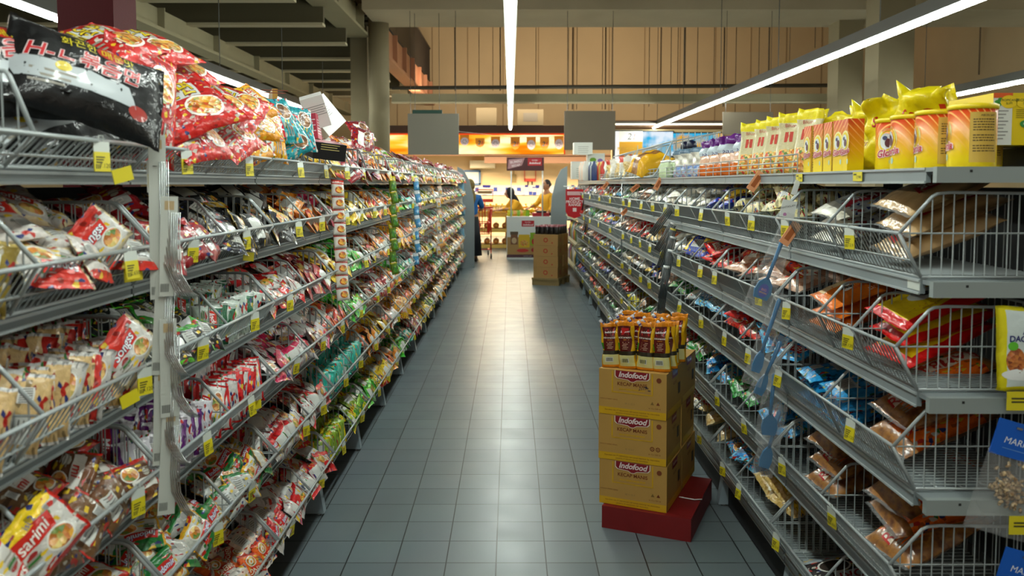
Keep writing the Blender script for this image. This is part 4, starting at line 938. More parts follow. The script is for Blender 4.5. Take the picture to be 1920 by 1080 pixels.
# blue back brushes on the right
BLU = mat('turquoise_plastic', '0f6a9c', rough=.3, coat=.4)
for i, (xa, ya, xb, yb, wd) in enumerate([(1482, 412, 1426, 556, .030), (1462, 560, 1418, 690, .018), (1464, 640, 1428, 722, .018), (1452, 700, 1442, 800, .028), (1462, 770, 1436, 860, .022)]):
    Y = 2.80 + .012 * i; a, b = at(xa, ya, Y), at(xb, yb, Y); a.x -= .0; e = empty('bath_brush', 'turquoise long-handled spoon in clear sleeve on the right strip, %s from the top' % ORD[i], 'spatula', a, 0, 'turquoise utensils on the right strip')
    d = b - a; L = d.length; u = d.normalized()
    mb = MB(); mb.tube([(0, 0, 0), u * (L * .03), u * (L * .5), u * (L * .78)], [.005, .0085, .0065, .006], BLU, 10); mb.build('handle', e)
    M = Vector((0, 0, -1)).rotation_difference(u).to_matrix()
    mb = MB(); mb.poly([(-.006, 0), (-wd * .8, -.02), (-wd, -.05), (-wd * .8, -.075), (wd * .8, -.075), (wd, -.05), (wd * .8, -.02), (.006, 0)], .01, BLU)
    h = mb.build('blade', e); h.location = u * (L * .76); h.rotation_euler = M.to_euler()
    if i == 0:
        mb = MB(); fn = plane_fn((0, -.006, -.045), (1, 0, 0), (0, 0, 1)); flat_ell(mb, fn, 0, 0, .018, .024, ink('3a4aa8')); put_text(mb, 'BIG', .012, ink('e8a0a0'), plane_fn((0, -.0066, -.042), (1, 0, 0), (0, 0, 1)), 0, 0); put_text(mb, 'SPOON', .008, ink('f0c040'), plane_fn((0, -.0066, -.053), (1, 0, 0), (0, 0, 1)), 0, 0); mb.build('sticker', h)
    mb = MB(); fn = M
    pts = [(-.02, .02), (.02, .02), (wd + .012, -L * .8), (wd + .014, -L - .06), (-wd - .014, -L - .06), (-wd - .012, -L * .8)]
    mb.poly(pts, .022, clear_film()); sl = mb.build('sleeve', e); sl.rotation_euler = M.to_euler()
p = at(1478, 392, 2.80); mb = MB(); mb.box((0, 0, 0), (.05, .002, .06), WHITE, Matrix.Rotation(.2, 3, 'Y')); fn = plane_fn((0, -.001, 0), (1, 0, .2), (-.2, 0, 1))
put_text(mb, 'FANTASLAN', .009, BLACK, fn, 0, .008); flat_ell(mb, fn, -.015, -.015, .006, .006, ink('b87aa8')); tag(mb.build('hanger_card', loc=p), 'white hanger card above the turquoise utensils', 'card')
p = at(1492, 352, 2.80); mb = MB(); mb.box((0, 0, 0), (.018, .002, .05), WHITE, Matrix.Rotation(.3, 3, 'Y')); mb.tube([(.004, 0, .03), (0, 0, -.03)], .001, WHITE, 4); tag(mb.build('hanger_tag', loc=p), 'slim white tag at the top shelf edge above the hanger card', 'tag')
# bundles of dark sticks
GR = mat('grey_sticks', '30383a', rough=.4, coat=.3)
for i, (xa, ya, xb, yb) in enumerate([(1262, 385, 1222, 440), (1262, 420, 1232, 470), (1262, 430, 1238, 500), (1262, 445, 1244, 520), (1258, 470, 1240, 560), (1250, 500, 1238, 590)]):
    a, b = at(xa, ya, 4.85 - i * .015), at(xb, yb, 4.85 - i * .015); d = (b - a); mb = MB(); side = d.cross(Vector((0, 1, 0))).normalized()
    for k in range(5): o_ = side * ((k - 2) * .009); mb.tube([a * 0 + o_, d + o_], .0042, GR, 6)
    o = mb.build('stick_bundle'); o.location = a; e = tag(o, 'bundle of dark grey sticks in the slanting strip, %s from the top, right side' % ORD[i], 'sticks', 'bundles of sticks on the right strip')
    m2 = MB(); m2.tube([Vector((0, 0, 0)), d * .25], .024, clear_film(), 8); m2.tube([d * -.02, d * .03], .02, YEL if i == 2 else WHITE, 8); m2.build('wrapper', o)
# post of the right strip
p = at(1166, 430, 7.2); mb = MB(); mb.tube([(0, 0, -.35), (0, 0, .4)], .008, CHROME, 6); tag(mb.build('clip_strip', loc=p), 'thin steel rod hanging before the far right baskets', 'rod')

# ------------------------------------------------------------------ right top shelf
TZ = 1.5495
def grad_mat(name, bot, top, z0, z1, lines=False):
    m = bpy.data.materials.new(name); m.use_nodes = True; nt = m.node_tree; b = nt.nodes['Principled BSDF']; b.inputs['Roughness'].default_value = .35
    tc = nt.nodes.new('ShaderNodeTexCoord'); sx = nt.nodes.new('ShaderNodeSeparateXYZ'); mr = nt.nodes.new('ShaderNodeMapRange'); mr.inputs[1].default_value = z0; mr.inputs[2].default_value = z1
    mx = nt.nodes.new('ShaderNodeMix'); mx.data_type = 'RGBA'; mx.inputs[6].default_value = lin(bot); mx.inputs[7].default_value = lin(top)
    nt.links.new(tc.outputs['Object'], sx.inputs[0]); nt.links.new(sx.outputs[2], mr.inputs[0]); nt.links.new(mr.outputs[0], mx.inputs[0])
    w_ = nt.nodes.new('ShaderNodeTexWave'); w_.inputs['Scale'].default_value = 28; w_.bands_direction = 'DIAGONAL'; w_.inputs['Distortion'].default_value = 1.2; w_.inputs['Detail'].default_value = 0; w_.inputs['Detail Scale'].default_value = .3
    cr = nt.nodes.new('ShaderNodeMapRange'); cr.inputs[1].default_value = .86; cr.inputs[2].default_value = .95
    m3 = nt.nodes.new('ShaderNodeMath'); m3.operation = 'MULTIPLY'; nt.links.new(cr.outputs[0], m3.inputs[0]); nt.links.new(mr.outputs[0], m3.inputs[1])
    m2 = nt.nodes.new('ShaderNodeMix'); m2.data_type = 'RGBA'; m2.inputs[7].default_value = lin('f0b060')
    nt.links.new(tc.outputs['Object'], w_.inputs[0]); nt.links.new(w_.outputs['Fac'], cr.inputs[0]); nt.links.new(m3.outputs[0], m2.inputs[0]); nt.links.new(mx.outputs[2], m2.inputs[6]); nt.links.new(m2.outputs[2], b.inputs['Base Color'])
    return m
TIN = grad_mat('tin_print', 'eed000', 'd0420c', .02, .13); GBOX = grad_mat('carton_print', 'eccc00', 'd0480c', .02, .15)
YLID = mat('lid_yellow', 'e8cc10', rough=.35); TANP = mat('tin_panel', 'd2ac48', rough=.45); INKB = ink('2a2418'); INKR = ink('c01830')
def gloria_logo(mb, fn, x, y, k):
    flat_ell(mb, fn, x, y, .030 * k, .034 * k, ink('f0e49a'))
    f2 = lambda a, b: fn(a, b) + (fn(0, 0) - fn(0, 0)); 
    def lift(h): return lambda a, b, h=h: fn(a, b, h)
    flat_ell(mb, lift(.0012), x, y, .024 * k, .028 * k, ink('e8d020')); flat_ell(mb, lift(.0016), x - .003 * k, y - .001, .018 * k, .022 * k, ink('d8dce0'))
    flat_ell(mb, lift(.0020), x + .004 * k, y - .006 * k, .010 * k, .012 * k, ink('5a2430')); flat_ell(mb, lift(.0022), x - .006 * k, y + .008 * k, .007 * k, .006 * k, ink('3a4468'))
    put_text(mb, 'Gloria', .026 * k, ink('f0e0e4'), lift(.0026), x + .002, y - .034 * k, .3, .0022 * k, .12)
    put_text(mb, 'Gloria', .026 * k, INKR, lift(.0030), x + .002, y - .034 * k, .3, .0005, .12)
def tin(x, y, turn, label):
    e = empty('food_tin', label, 'tin', (x, y, TZ), turn, 'striped tins on the right top shelf'); R = .053
    mb = MB(); mb.lathe([(R - .001, 0), (R, .002), (R, .138)], TIN, n=40)
    cyl = lambda a, b, h=.0008: Vector(((R + h) * sin(a / R), -(R + h) * cos(a / R), .07 + b))
    pan = lambda a, b, h=.0006: cyl(a + .055, b, h)
    for k in range(10):
        a0, a1 = -.034 + .0068 * k, -.034 + .0068 * (k + 1); mb.add([pan(a0, -.058), pan(a1, -.058), pan(a1, .060), pan(a0, .060)], [(0, 1, 2, 3)], TANP)
    rr = random.Random(4)
    for r in range(13):
        if r in (5, 9): continue
        a = -.027
        while a < .022:
            l = rr.uniform(.003, .008); mb.add([pan(a, .044 - r * .0062, .0011), pan(a + l, .044 - r * .0062, .0011), pan(a + l, .0418 - r * .0062, .0011), pan(a, .0418 - r * .0062, .0011)], [(0, 1, 2, 3)], INKB); a += l + .0015
    put_text(mb, 'ABON SAPI', .007, INKB, lambda a, b: pan(a, b, .0012), .006, .052, cell=.004)
    lg = lambda a, b, h=.0008: cyl(a - .055, b, h)
    gloria_logo(mb, lg, 0, .015, 1.05)
    flat_ell(mb, lambda a, b: lg(a, b, .001), .012, -.045, .006, .009, ink('a8c8b8'))
    mb.build('can_body', e)
    mb = MB(); mb.lathe([(R, .138), (R + .0025, .139), (R + .0028, .149), (R - .002, .151), (R - .006, .149)], YLID, n=40); mb.build('lid', e)
tin(1.115, 1.995, -1.0, 'striped orange and yellow tin nearest the camera, text panel showing'); tin(1.112, 2.15, -.85, 'striped orange and yellow tin, second from the near end'); tin(1.112, 2.29, -.72, 'striped orange tin third from the near end, showing plain stripes')
tin(1.128, 2.42, .2, 'striped tin next to the cartons with the round logo showing'); tin(1.30, 2.28, -1.0, 'striped tin half hidden behind the nearest tin')
def pr_gl(mb, P):
    o, ux, uy = P(0, 0), P(1, 0) - P(0, 0), P(0, 1) - P(0, 0); n = ux.cross(uy).normalized()
    fn = lambda a, b, h=.0006: o + ux * a + uy * b + n * h
    gloria_logo(mb, fn, 0, .012, .95); flat_ell(mb, fn, .018, -.05, .005, .008, ink('b8d8c8'))
def pr_txt(mb, P):
    flat_rect(mb, P, -.024, -.075, .024, .075, TANP); rr = random.Random(2); o, ux, uy = P(0, 0), P(1, 0) - P(0, 0), P(0, 1) - P(0, 0); f = plane_fn(o, ux, uy, .0012)
    for r in range(16):
        if r in (3, 8, 12): continue
        a = -.019
        while a < .014: l = rr.uniform(.003, .007); flat_rect(mb, f, a, .06 - r * .008, a + l, .057 - r * .008, INKB); a += l + .002
for i, (y0, y1) in enumerate([(2.80, 2.87), (2.705, 2.775), (2.62, 2.69), (2.535, 2.605), (2.495, 2.53)]):
    carton('food_carton', (1.045, (y0 + y1) / 2, TZ), (.05, y1 - y0 - .004, .158), GBOX, 'orange to yellow carton with cow logo on right top shelf, %s from the far end' % ORD[i], .08 * (i % 2), [('l', pr_gl), ('f', pr_txt)] if i < 4 else [('l', pr_gl)], 'carton', 'logo cartons on the right top shelf')
# yellow pouches behind the tins
def pouch_mb(w_, h_, t_, seed, zone, decal=None, nx=14, ny=18, ruffle=.02):
    """stand-up pouch: oval base, flat ruffled top"""
    mb = MB(); vs = []; fs = []; ms = []
    for j in range(ny + 1):
        v = j / ny; th = t_ * (1 - v) ** .5 * (.55 + .45 * sin(min(1, v * 3) * pi / 2)); ww = w_ * (1 - .10 * sin(v * pi) + .0)
        for i in range(nx * 2):
            a = 2 * pi * i / (nx * 2); x = cos(a); y = sin(a)
            x = math.copysign(abs(x) ** .8, x)
            nn = noise.noise(Vector((x * 2, v * 4, seed))) * ruffle; n2 = noise.noise(Vector((x * 3, v * 3, seed + 5))) * ruffle * 1.2 * v * v
            vs.append((x * ww / 2 + nn * .5, y * th / 2 + .0008 * (1 if y >= 0 else -1) + nn * v + n2, v * h_ + (ruffle * .8 * noise.noise(Vector((x * 1.6, seed, 1))) if j == ny else 0)))
    N = nx * 2
    for j in range(ny):
        for i in range(N):
            fs.append((j * N + i, j * N + (i + 1) % N, (j + 1) * N + (i + 1) % N, (j + 1) * N + i)); a = 2 * pi * (i + .5) / N
            ms.append(zone(cos(a), (j + .5) / ny, -1 if sin(a) < 0 else 1))
    fs.append(tuple(range(N))[::-1]); ms.append(zone(0, 0, 1)); fs.append(tuple(range(ny * N, ny * N + N))); ms.append(zone(0, 1, 1))
    mb.add(vs, fs, ms, True)
    def surf(x, z, off=.0012):      # front (-Y) point by nearest grid cell
        v = min(.999, max(0, z / h_)); j = int(v * ny); fv = v * ny - j
        u = min(.98, max(-.98, x / (w_ / 2))); a = 2 * pi - math.acos(math.copysign(abs(u) ** (1 / .8), u)); k = a / (2 * pi) * N; i = int(k) % N; fk = k - int(k)
        g = lambda jj, ii: Vector(vs[jj * N + ii % N])
        p = (g(j, i) * (1 - fk) + g(j, i + 1) * fk) * (1 - fv) + (g(j + 1, i) * (1 - fk) + g(j + 1, i + 1) * fk) * fv
        return p + Vector((0, -off, 0))
    if decal: decal(mb, surf)
    return mb
YP = film('dcc808')
def d_moli(mb, S): put_text(mb, 'Semoli', .05, ink('b82010'), lambda a, b: S(a, b + .17), 0, 0, .15, .001, .1, cell=.012); put_text(mb, 'tepung', .022, ink('a03010'), lambda a, b: S(a, b + .11), 0, 0, cell=.012)
PM = [pouch_mb(.17, .25, .07, 3 + i, lambda u, v, s_: YP, d_moli, ruffle=.055).mesh('flour_pouch') for i in range(3)]
for i, (x, y, a, k) in enumerate([(1.27, 2.56, -.9, 1.04), (1.23, 2.70, -.6, .96), (1.38, 2.74, -.8, 1.06), (1.23, 2.84, -.8, .90), (1.38, 2.90, -.5, .98), (1.20, 2.97, -.9, .84), (1.34, 3.06, -.6, .92), (1.18, 3.10, -.8, .80)]):
    o = mk('flour_pouch', PM[i % 3], loc=(x, y, TZ), rot=(.06 * (i % 3 - 1), .08 * (i % 2), a)); o.scale = (1, 1, k)
    tag(o, 'crumpled bright yellow flour pouch behind the tins and cartons, %s from the near end' % ORD[i], 'pouch', 'yellow pouches on the right top shelf')
# cream pouches with yellow tops, purple pasta bags, clear bags
def z_beige(u, v, s_): return film('dcca10') if v > .84 else (film('cfc69a') if abs(u) > .55 or s_ > 0 else (fmat('noodle') if v < .38 else film('c6ba90')))
def d_beige(mb, S): flat_rect(mb, lambda a, b: S(a, b), -.02, .12, .02, .16, ink('b83018')); put_text(mb, 'Bihun', .02, ink('a82818'), lambda a, b: S(a, b + .185), 0, 0, cell=.012)
BM = [pouch_mb(.12, .235, .06, 20 + i, z_beige, d_beige, ruffle=.02).mesh('rice_pouch') for i in range(2)]
for i in range(9):
    o = mk('rice_pouch', BM[i % 2], loc=(1.07 + .05 * (i % 2), 3.0 + i * .088, TZ), rot=(-.12, 0, -1.15 + .15 * (i % 3)))
    tag(o, 'cream pouch with yellow crimped top behind the wire guard, %s from the cartons' % ORD[i], 'pouch', 'cream pouches on the right top shelf')
def z_purp(u, v, s_): return film('5a1470') if v > .80 else (film('b8c4cc') if v > .55 else (fmat('orange' if 0 else 'd86a18') if v < .3 else fmat('pink')))
UM = [pouch_mb(.13, .20, .07, 30 + i, z_purp, lambda mb, S: put_text(mb, 'pasta', .03, ink('2a1460'), lambda a, b: S(a, b + .12), 0, 0, cell=.012), ruffle=.03).mesh('pasta_pouch') for i in range(2)]
for i in range(7):
    o = mk('pasta_pouch', UM[i % 2], loc=(1.07 + .06 * (i % 2), 3.82 + i * .115, TZ), rot=(-.15, 0, -1.1 + .2 * (i % 3)))
    tag(o, 'purple topped pasta pouch with orange window, %s beyond the cream pouches' % ORD[i], 'pouch', 'purple pasta pouches')
def z_clr(u, v, s_): return fmat('5c7488') if v > .85 else (fmat('pale') if v > .45 else fmat('ltb'))
FOOD['ltb'] = lambda: ramp_mat('print_ltblue', ['c8d8e8', '5878b8', 'd8e0e8', 'b84858'], 60)
CM = [pouch_mb(.13, .17 + .03 * i, .08, 40 + i, z_clr, ruffle=.03).mesh('snack_pouch') for i in range(2)]
for i in range(5):
    o = mk('snack_pouch', CM[0], loc=(1.08 + .05 * (i % 2), 4.68 + i * .12, TZ), rot=(0, 0, -1.0 + .2 * (i % 3)))
    tag(o, 'pale blue printed snack pouch under the dark clear bags, %s along the guard' % ORD[i], 'pouch', 'pale blue pouches')
def z_dk(u, v, s_): return fmat('dark') if v < .75 else fmat('5a88b8')
KM = pouch_mb(.26, .22, .14, 50, z_dk, ruffle=.05).mesh('noodle_bag')
for i, (x, y) in enumerate([(1.30, 4.4), (1.32, 4.7), (1.3, 5.0)]):
    o = mk('noodle_bag', KM, loc=(x, y, TZ), rot=(0, 0, -.9)); tag(o, 'large clear bag of dark noodles standing behind the printed pouches, %s one' % ORD[i], 'bag', 'dark noodle bags')
# yellow bundle, juice bottles, jars further on
mb = MB(); P = Pillow(.30, .22, .16, 16, 12, 5, .012); P.emit(mb, lambda u, v, s_: fmat('e0a810') if abs(v) > .3 else fmat('amber')); tag(mb.build('yellow_bundle', loc=(1.03, 6.1, 1.66), rot=(.3, -.5, .3)), 'yellow strapped bundle leaning in the sloped wire cage', 'bundle')
def wire_cage(y, label):
    mb = MB(); A_, B_ = (.97, y, 1.56), (1.38, y, 1.80); L = 1.5
    for q in (0, L): mb.tube([(.97, y + q, 1.56), (1.0, y + q, 1.60), (1.10, y + q, 1.80), (1.42, y + q, 1.86), (1.42, y + q, 1.56), (.97, y + q, 1.56)], .006, WIRE, 6, closed=True)
    for p_ in ((.97, 1.56), (1.10, 1.80), (1.42, 1.86), (1.42, 1.56)): mb.tube([(p_[0], y, p_[1]), (p_[0], y + L, p_[1])], .006, WIRE, 6)
    for k in range(24): yy = y + L * k / 24; mb.tube([(1.42, yy, 1.56), (1.42, yy, 1.86)], .003, WIRE, 4); mb.tube([(.97, yy, 1.56), (1.42, yy, 1.56)], .003, WIRE, 4)
    for k in range(10): x = 1.0 + .042 * k; mb.tube([(x, y, 1.56), (x, y, min(1.86, 1.60 + (x - 1) * 2))], .003, WIRE, 4)
    tag(mb.build('wire_cage'), label, 'wire cage')
wire_cage(5.6, 'sloped wire cage around the yellow bundle on the right top shelf'); wire_cage(7.3, 'farther sloped wire cage on the right top shelf')
for i in range(10):
    mb = MB(); x, y = 1.05 + .07 * (i % 2), 5.32 - .0 + i * .028 if i < 0 else 5.30 + (i % 5) * .055
    z = TZ; mb.lathe([(.022, 0), (.024, .01), (.024, .07), (.014, .09), (.014, .1)], mat('bottle_green', 'b8c8a0', rough=.3), n=12); mb.lathe([(.015, .1), (.015, .115)], mat('cap_white', 'e8e8e4'), n=12)
    tag(mb.build('drink_bottle', loc=(1.02 + .06 * (i // 5), y, z)), 'small white capped bottle, right top shelf, %s row, %s along' % (['front', 'rear'][i // 5], ORD[i % 5]), 'bottle', 'small bottles on the right top shelf')
for i in range(2):
    mb = MB(); mb.lathe([(.04, 0), (.045, .02), (.045, .14), (.02, .18), (.02, .2)], mat('jar_cream', 'd8dcc0', rough=.35), n=16); mb.lathe([(.032, .2), (.036, .215), (.03, .245), (.01, .255)], mat('cap_navy', '101430', rough=.3), n=16)
    tag(mb.build('syrup_bottle', loc=(1.22, 5.55 + i * .2, TZ)), 'cream bottle with round navy cap, %s of two behind the small bottles' % ['nearer', 'farther'][i], 'bottle', 'navy capped bottles')
for i in range(14):
    mb = pouch_mb(.15, .19, .08, 60 + i, lambda u, v, s_, i=i: fmat(['pale', 'pink', 'pasta', 'pale'][i % 4]) if v < .7 else fmat(['d8d4cc', 'c84030', 'd8d0c0'][i % 3]), nx=8, ny=8, ruffle=.03)
    tag(mb.build('cracker_pouch', loc=(1.06 + .07 * (i % 2), 6.9 + i * .16, TZ + .015), rot=(0, 0, -.8 + .3 * (i % 3))), 'pale cracker pouch on the far right top shelf, %s from the yellow bundle' % ORD[i], 'pouch', 'far cracker pouches')

# carton beyond the end of the run
mb = MB(); CWT = mat('carton_white', 'd8dcd4', rough=.4); CYL = mat('carton_yellow', 'e0c40c', rough=.4); x0, y0, z0 = 1.26, 2.16, 1.612
mb.b2((x0, y0, z0), (x0 + .28, y0 + .22, z0 + .135), CYL)
FR = lambda a, b, h=.0006: Vector((x0 + a, y0 - h, z0 + b))
flat_rect(mb, FR, 0, 0, .05, .135, CWT); flat_rect(mb, lambda a, b: FR(a, b, .001), 0, .122, .05, .135, ink('d8581c'))
for k in range(9): flat_rect(mb, lambda a, b: FR(a, b, .0012), .01, .09 - k * .009, .04 - .006 * (k % 3), .087 - k * .009, ink('8a8c88'))
for a, b in ((.01, .112), (.018, .118), (.014, .105)): flat_ell(mb, lambda a_, b_: FR(a_, b_, .0014), a, b, .007, .005, ink('3a9a3a'))
for cx_, w_ in ((.040, .022), (.085, .026)):
    flat_ell(mb, lambda a, b: FR(a, b, .0018), cx_, .112, w_, .017, ink('e8c818')); put_text(mb, 'TROPICANA', .0095 * w_ / .024, ink('1c4a24'), lambda a, b: FR(a, b, .0024), cx_, .116); put_text(mb, 'SLIM', .0085, ink('1c4a24'), lambda a, b: FR(a, b, .0024), cx_, .108)
flat_ell(mb, lambda a, b: FR(a, b, .0018), .088, .055, .018, .010, ink('2a8a3a')); put_text(mb, 'RASA', .008, ink('f0f0e8'), lambda a, b: FR(a, b, .0024), .088, .055)
for k in range(5): flat_rect(mb, lambda a, b: FR(a, b, .0012), .06, .092 - k * .005, .10, .0905 - k * .005, ink('6a6010'))
tag(mb.build('sweetener_carton'), 'white and yellow carton behind the tins at the right edge', 'carton')

# hanging pouches at the right edge
def z_abon(u, v, s_): return film('d8cc10')
e = empty('shredded_meat_pouch', 'yellow edged pouch hanging on the near basket end, right edge', 'pouch', (1.208, 1.893, 1.03), 0)
mb = MB(); w_, h_ = .155, .195
P = Pillow(h_, w_, .022, 20, 16, 4, .003, .02, .05); P.emit(mb, lambda u, v, s_: film('d6ca0c') if (abs(v) > .80 or abs(u) > .88) else film('c8d4d2'))
P.ell(mb, -.028, .038, .030, .022, fmat('noodle') if 0 else ramp_mat('food_floss', ['7a3410', 'b05a20', 'c87830', '8a4014'], 120)); P.ell(mb, .006, .045, .010, .012, film('5ab02a'), off=.0016); P.ell(mb, -.06, .02, .014, .05, ink('e4e8e6'), off=.001)
P.rect(mb, .052, -.05, .072, .012, ink('14141c')); P.text(mb, 'PROFFY', .062, -.02, .016, ink('e0c820'), rot=-pi / 2, bold=.0006, off=.002)
P.text(mb, 'ABON', .040, -.008, .021, ink('14206a'), rot=-pi / 2, bold=.0008); P.text(mb, 'DAGING SAPI', .022, -.004, .019, ink('14206a'), rot=-pi / 2, bold=.0006); P.text(mb, 'sapi', .006, 0, .01, ink('8a9a98'), rot=-pi / 2)
o = mb.build('pouch_body', e); o.matrix_local = Matrix.Translation((0, 0, h_ / 2)) @ frame_of((0, 0, 0), (0, -1, .1), (.02, 0, 1), 0)
mb = MB(); mb.tube([(-.01, .03, h_ + .0), (-.01, -.03, h_ - .005), (-.005, -.045, h_ + .012)], .003, CHROME, 8); mb.build('hook', e)
for i, (z, x) in enumerate(((.905, 1.20), (.60, 1.22))):
    e = empty('nut_bag', 'clear nut bag with blue header hanging at the right edge, %s' % ['upper one', 'lower one'][i], 'bag', (x, 1.890 - i * .01, z), 0, 'blue header bags at the right edge')
    mb = MB(); BL = mat('header_blue', '0c5ac0', rough=.4); M = Matrix.Rotation(.28, 3, 'Y')
    mb.box((0, 0, 0), (.14, .004, .085), BL, M); fn = plane_fn((0, -.002, 0), M @ Vector((1, 0, 0)), M @ Vector((0, 0, 1)))
    put_text(mb, 'MARINA', .022, ink('e8eef4'), fn, -.005, -.004, .1, 0, 0); flat_rect(mb, fn, -.045, -.022, .03, -.0235, ink('6a9ad8')); mb.box(M @ Vector((-.02, -.003, .03)), (.014, .004, .005), CHROME, M); mb.build('header_card', e)
    mb = MB(); P = Pillow(.19, .15, .03, 14, 12, 8 + i, .008); P.emit(mb, lambda u, v, s_: clear_film()); o = mb.build('bag_film', e); o.matrix_local = frame_of((-.035, -.002, -.125), (0, -1, 0), (.3, 0, 1))
    mb = MB()
    rr = random.Random(i)
    for k in range(130): mb.ball((-.03 + rr.gauss(0, .018), -.004 + rr.uniform(-.010, .014), -.11 + rr.gauss(0, .022)), (.008, .005, .004), FOOD['nuts'](), 6, Matrix.Rotation(rr.uniform(0, 3), 3, 'Y'))
    mb.build('nuts', e)['kind'] = 'stuff'
p = at(1905, 805, 1.85)
mb = MB(); mb.b2((-.03, -.001, -.022), (.03, .001, .022), YEL); [flat_rect(mb, plane_fn((0, -.001, 0), (1, 0, 0), (0, 0, 1)), -.02, .008 - k * .008, .02, .004 - k * .008, PRINT) for k in range(2)]
tag(mb.build('price_card', loc=at(1912, 752, 1.87)), 'yellow price card below the shredded meat pouch', 'price tag')
mbm = mb.mesh('price_card'); tag(mk('price_card', mbm, loc=at(1916, 985, 1.87)), 'yellow price card between the two nut bags', 'price tag')
# shelf edge tickets on the right top lip
for i, (y, c, x) in enumerate([(2.80, YEL, .983), (2.33, YEL, .983), (1.99, TAG_W, .983)]):
    mb = MB(); mb.b2((-.0012, -.03, -.013), (0, .03, .013), c); fn = plane_fn((-.0012, 0, 0), (0, -1, 0), (0, 0, 1), .0004)
    if c == YEL: put_text(mb, '13.940', .012, PRINT, fn, .008, -.002); flat_rect(mb, fn, -.025, .004, -.005, .008, PRINT)
    z = 1.531 if i < 2 else 1.392 - .105 - .02
    tag(mb.build('shelf_ticket', loc=(x, y, z)), ['yellow shelf ticket under the logo cartons', 'yellow shelf ticket under the tins', 'white blank ticket on the second right shelf lip'][i], 'ticket')
# ------------------------------------------------------------------ carton stack on the red pallet
RZ = -math.atan2(.124, .275); KRAFT = mat('kraft_board', 'bd9248', rough=.65, var=.06, vscale=14); KY = ink('d8a80c'); KR = ink('8c1420'); KRS = mat('kraft_print', '7a3a14', rough=.6)
u_ = Vector((cos(RZ), sin(RZ), 0)); v_ = Vector((-sin(RZ), cos(RZ), 0)); P0 = Vector((.392, 3.571, .10))
RW = mat('red_wood', '7c1214', rough=.5, var=.25, vscale=9)
e = empty('wooden_pallet', 'small red wooden pallet under the carton stack at the right shelves', 'pallet', P0 - Vector((0, 0, .10)) + u_ * .215 + v_ * .215, RZ + .02)
mb = MB(); mb.b2((-.195, -.24, .0), (-.02 + .215, -.215, .098), RW); mb.build('front_board', e)
mb = MB(); mb.b2((-.195, -.215, .082), (.195, .28, .099), RW); mb.build('deck', e)
for x in (-.175, .175): mb = MB(); mb.b2((x - .02, -.214, 0), (x + .02, .28, .08), RW); mb.build('runner', e)
mb = MB(); mb.tube([(.1, -.02, .103), (.17, -.03, .105), (.2, -.01, .104)], .003, WHITE, 5); mb.build('loose_strap', e)
def soy_front(mb, P, txt=True, W=.30, Hc=.199, marks=0):
    o, ux, uy = P(0, 0), P(1, 0) - P(0, 0), P(0, 1) - P(0, 0); n = ux.cross(uy).normalized()
    F = lambda h: (lambda a, b: o + ux * a + uy * b + n * h)
    k = W / .30
    flat_rect(mb, F(.0006), -W / 2, -Hc / 2, W / 2, -Hc / 2 + .032, KY)
    for a, b, c, d in ((-.092 * k, -.004, -.086 * k, .095), (.086 * k, -.004, .092 * k, .095), (-.092 * k, -.006, .092 * k, .000)): flat_rect(mb, F(.0008), a, b + .01, c, d, KY)
    pts = [(-.075, .0985), (-.075, .075), (-.066, .066), (-.02, .062), (-.006, .054), (.006, .054), (.02, .062), (.066, .066), (.075, .075), (.075, .0985)]
    mb.add([F(.0010)(a * k, b) for a, b in [(x * 1.05, y - .0025 if y < .09 else y) for x, y in pts]], [tuple(range(10))], ink('e8dcc8')); mb.add([F(.0014)(a * k, b) for a, b in pts], [tuple(range(10))], KR)
    put_text(mb, 'Indofood', .034 * k, ink('ecdcd8'), F(.0020), 0, .081, .3, .0011)
    put_text(mb, 'KECAP MANIS', .0215 * k, KRS, F(.0012), 0, .040, 0, .0003); put_text(mb, 'KECAP KEDELAI MANIS SEDAP', .0085 * k, KY, F(.0016), 0, .018, 0, .0004)
    put_text(mb, 'Diproduksi oleh: PT INDOFOOD CBP SUKSES MAKMUR Tbk, INDONESIA', .0078 * k, KRS, F(.0012), 0, -.079); put_text(mb, 'JAKARTA, PT INDOFOOD CBP, INDONESIA', .0075 * k, KRS, F(.0012), 0, -.090)
    flat_ell(mb, F(.0010), .118 * k, .070, .011, .011, KRS); put_text(mb, 'isi 12 x 520 ml', .009, KRS, F(.001), .10 * k, -.054); put_text(mb, 'SIMPAN DI TEMPAT KERING', .0065, KRS, F(.001), -.105 * k, -.032)
    for x in (.090, .115):
        if marks == 1: flat_ell(mb, F(.001), x * k, -.030, .010, .010, KRS); flat_ell(mb, F(.0014), x * k, -.030, .006, .006, KRAFT); flat_ell(mb, F(.0018), x * k, -.030, .003, .003, KRS)
        else: mb.add([F(.001)(x * k - .008, -.038), F(.001)(x * k + .008, -.038), F(.001)(x * k, -.024)], [(0, 1, 2)], KRS if x > .1 else mat('kraft_dark', '8a6a30'))
    put_text(mb, '01 12 2 1' if marks == 1 else '05 11 22 3', .010, mat('kraft_stamp', '8a7444'), F(.0012), -.01, -.045)
    if marks == 2:
        put_text(mb, '2517', .018, ink('3a3440'), F(.0024), .045, .028, .4, 0, .15)
        for a, b in ((.06, .03), (.07, .02), (.055, .035)): flat_rect(mb, F(.0024), a, b, a + .012, b + .004, ink('3a3440'))
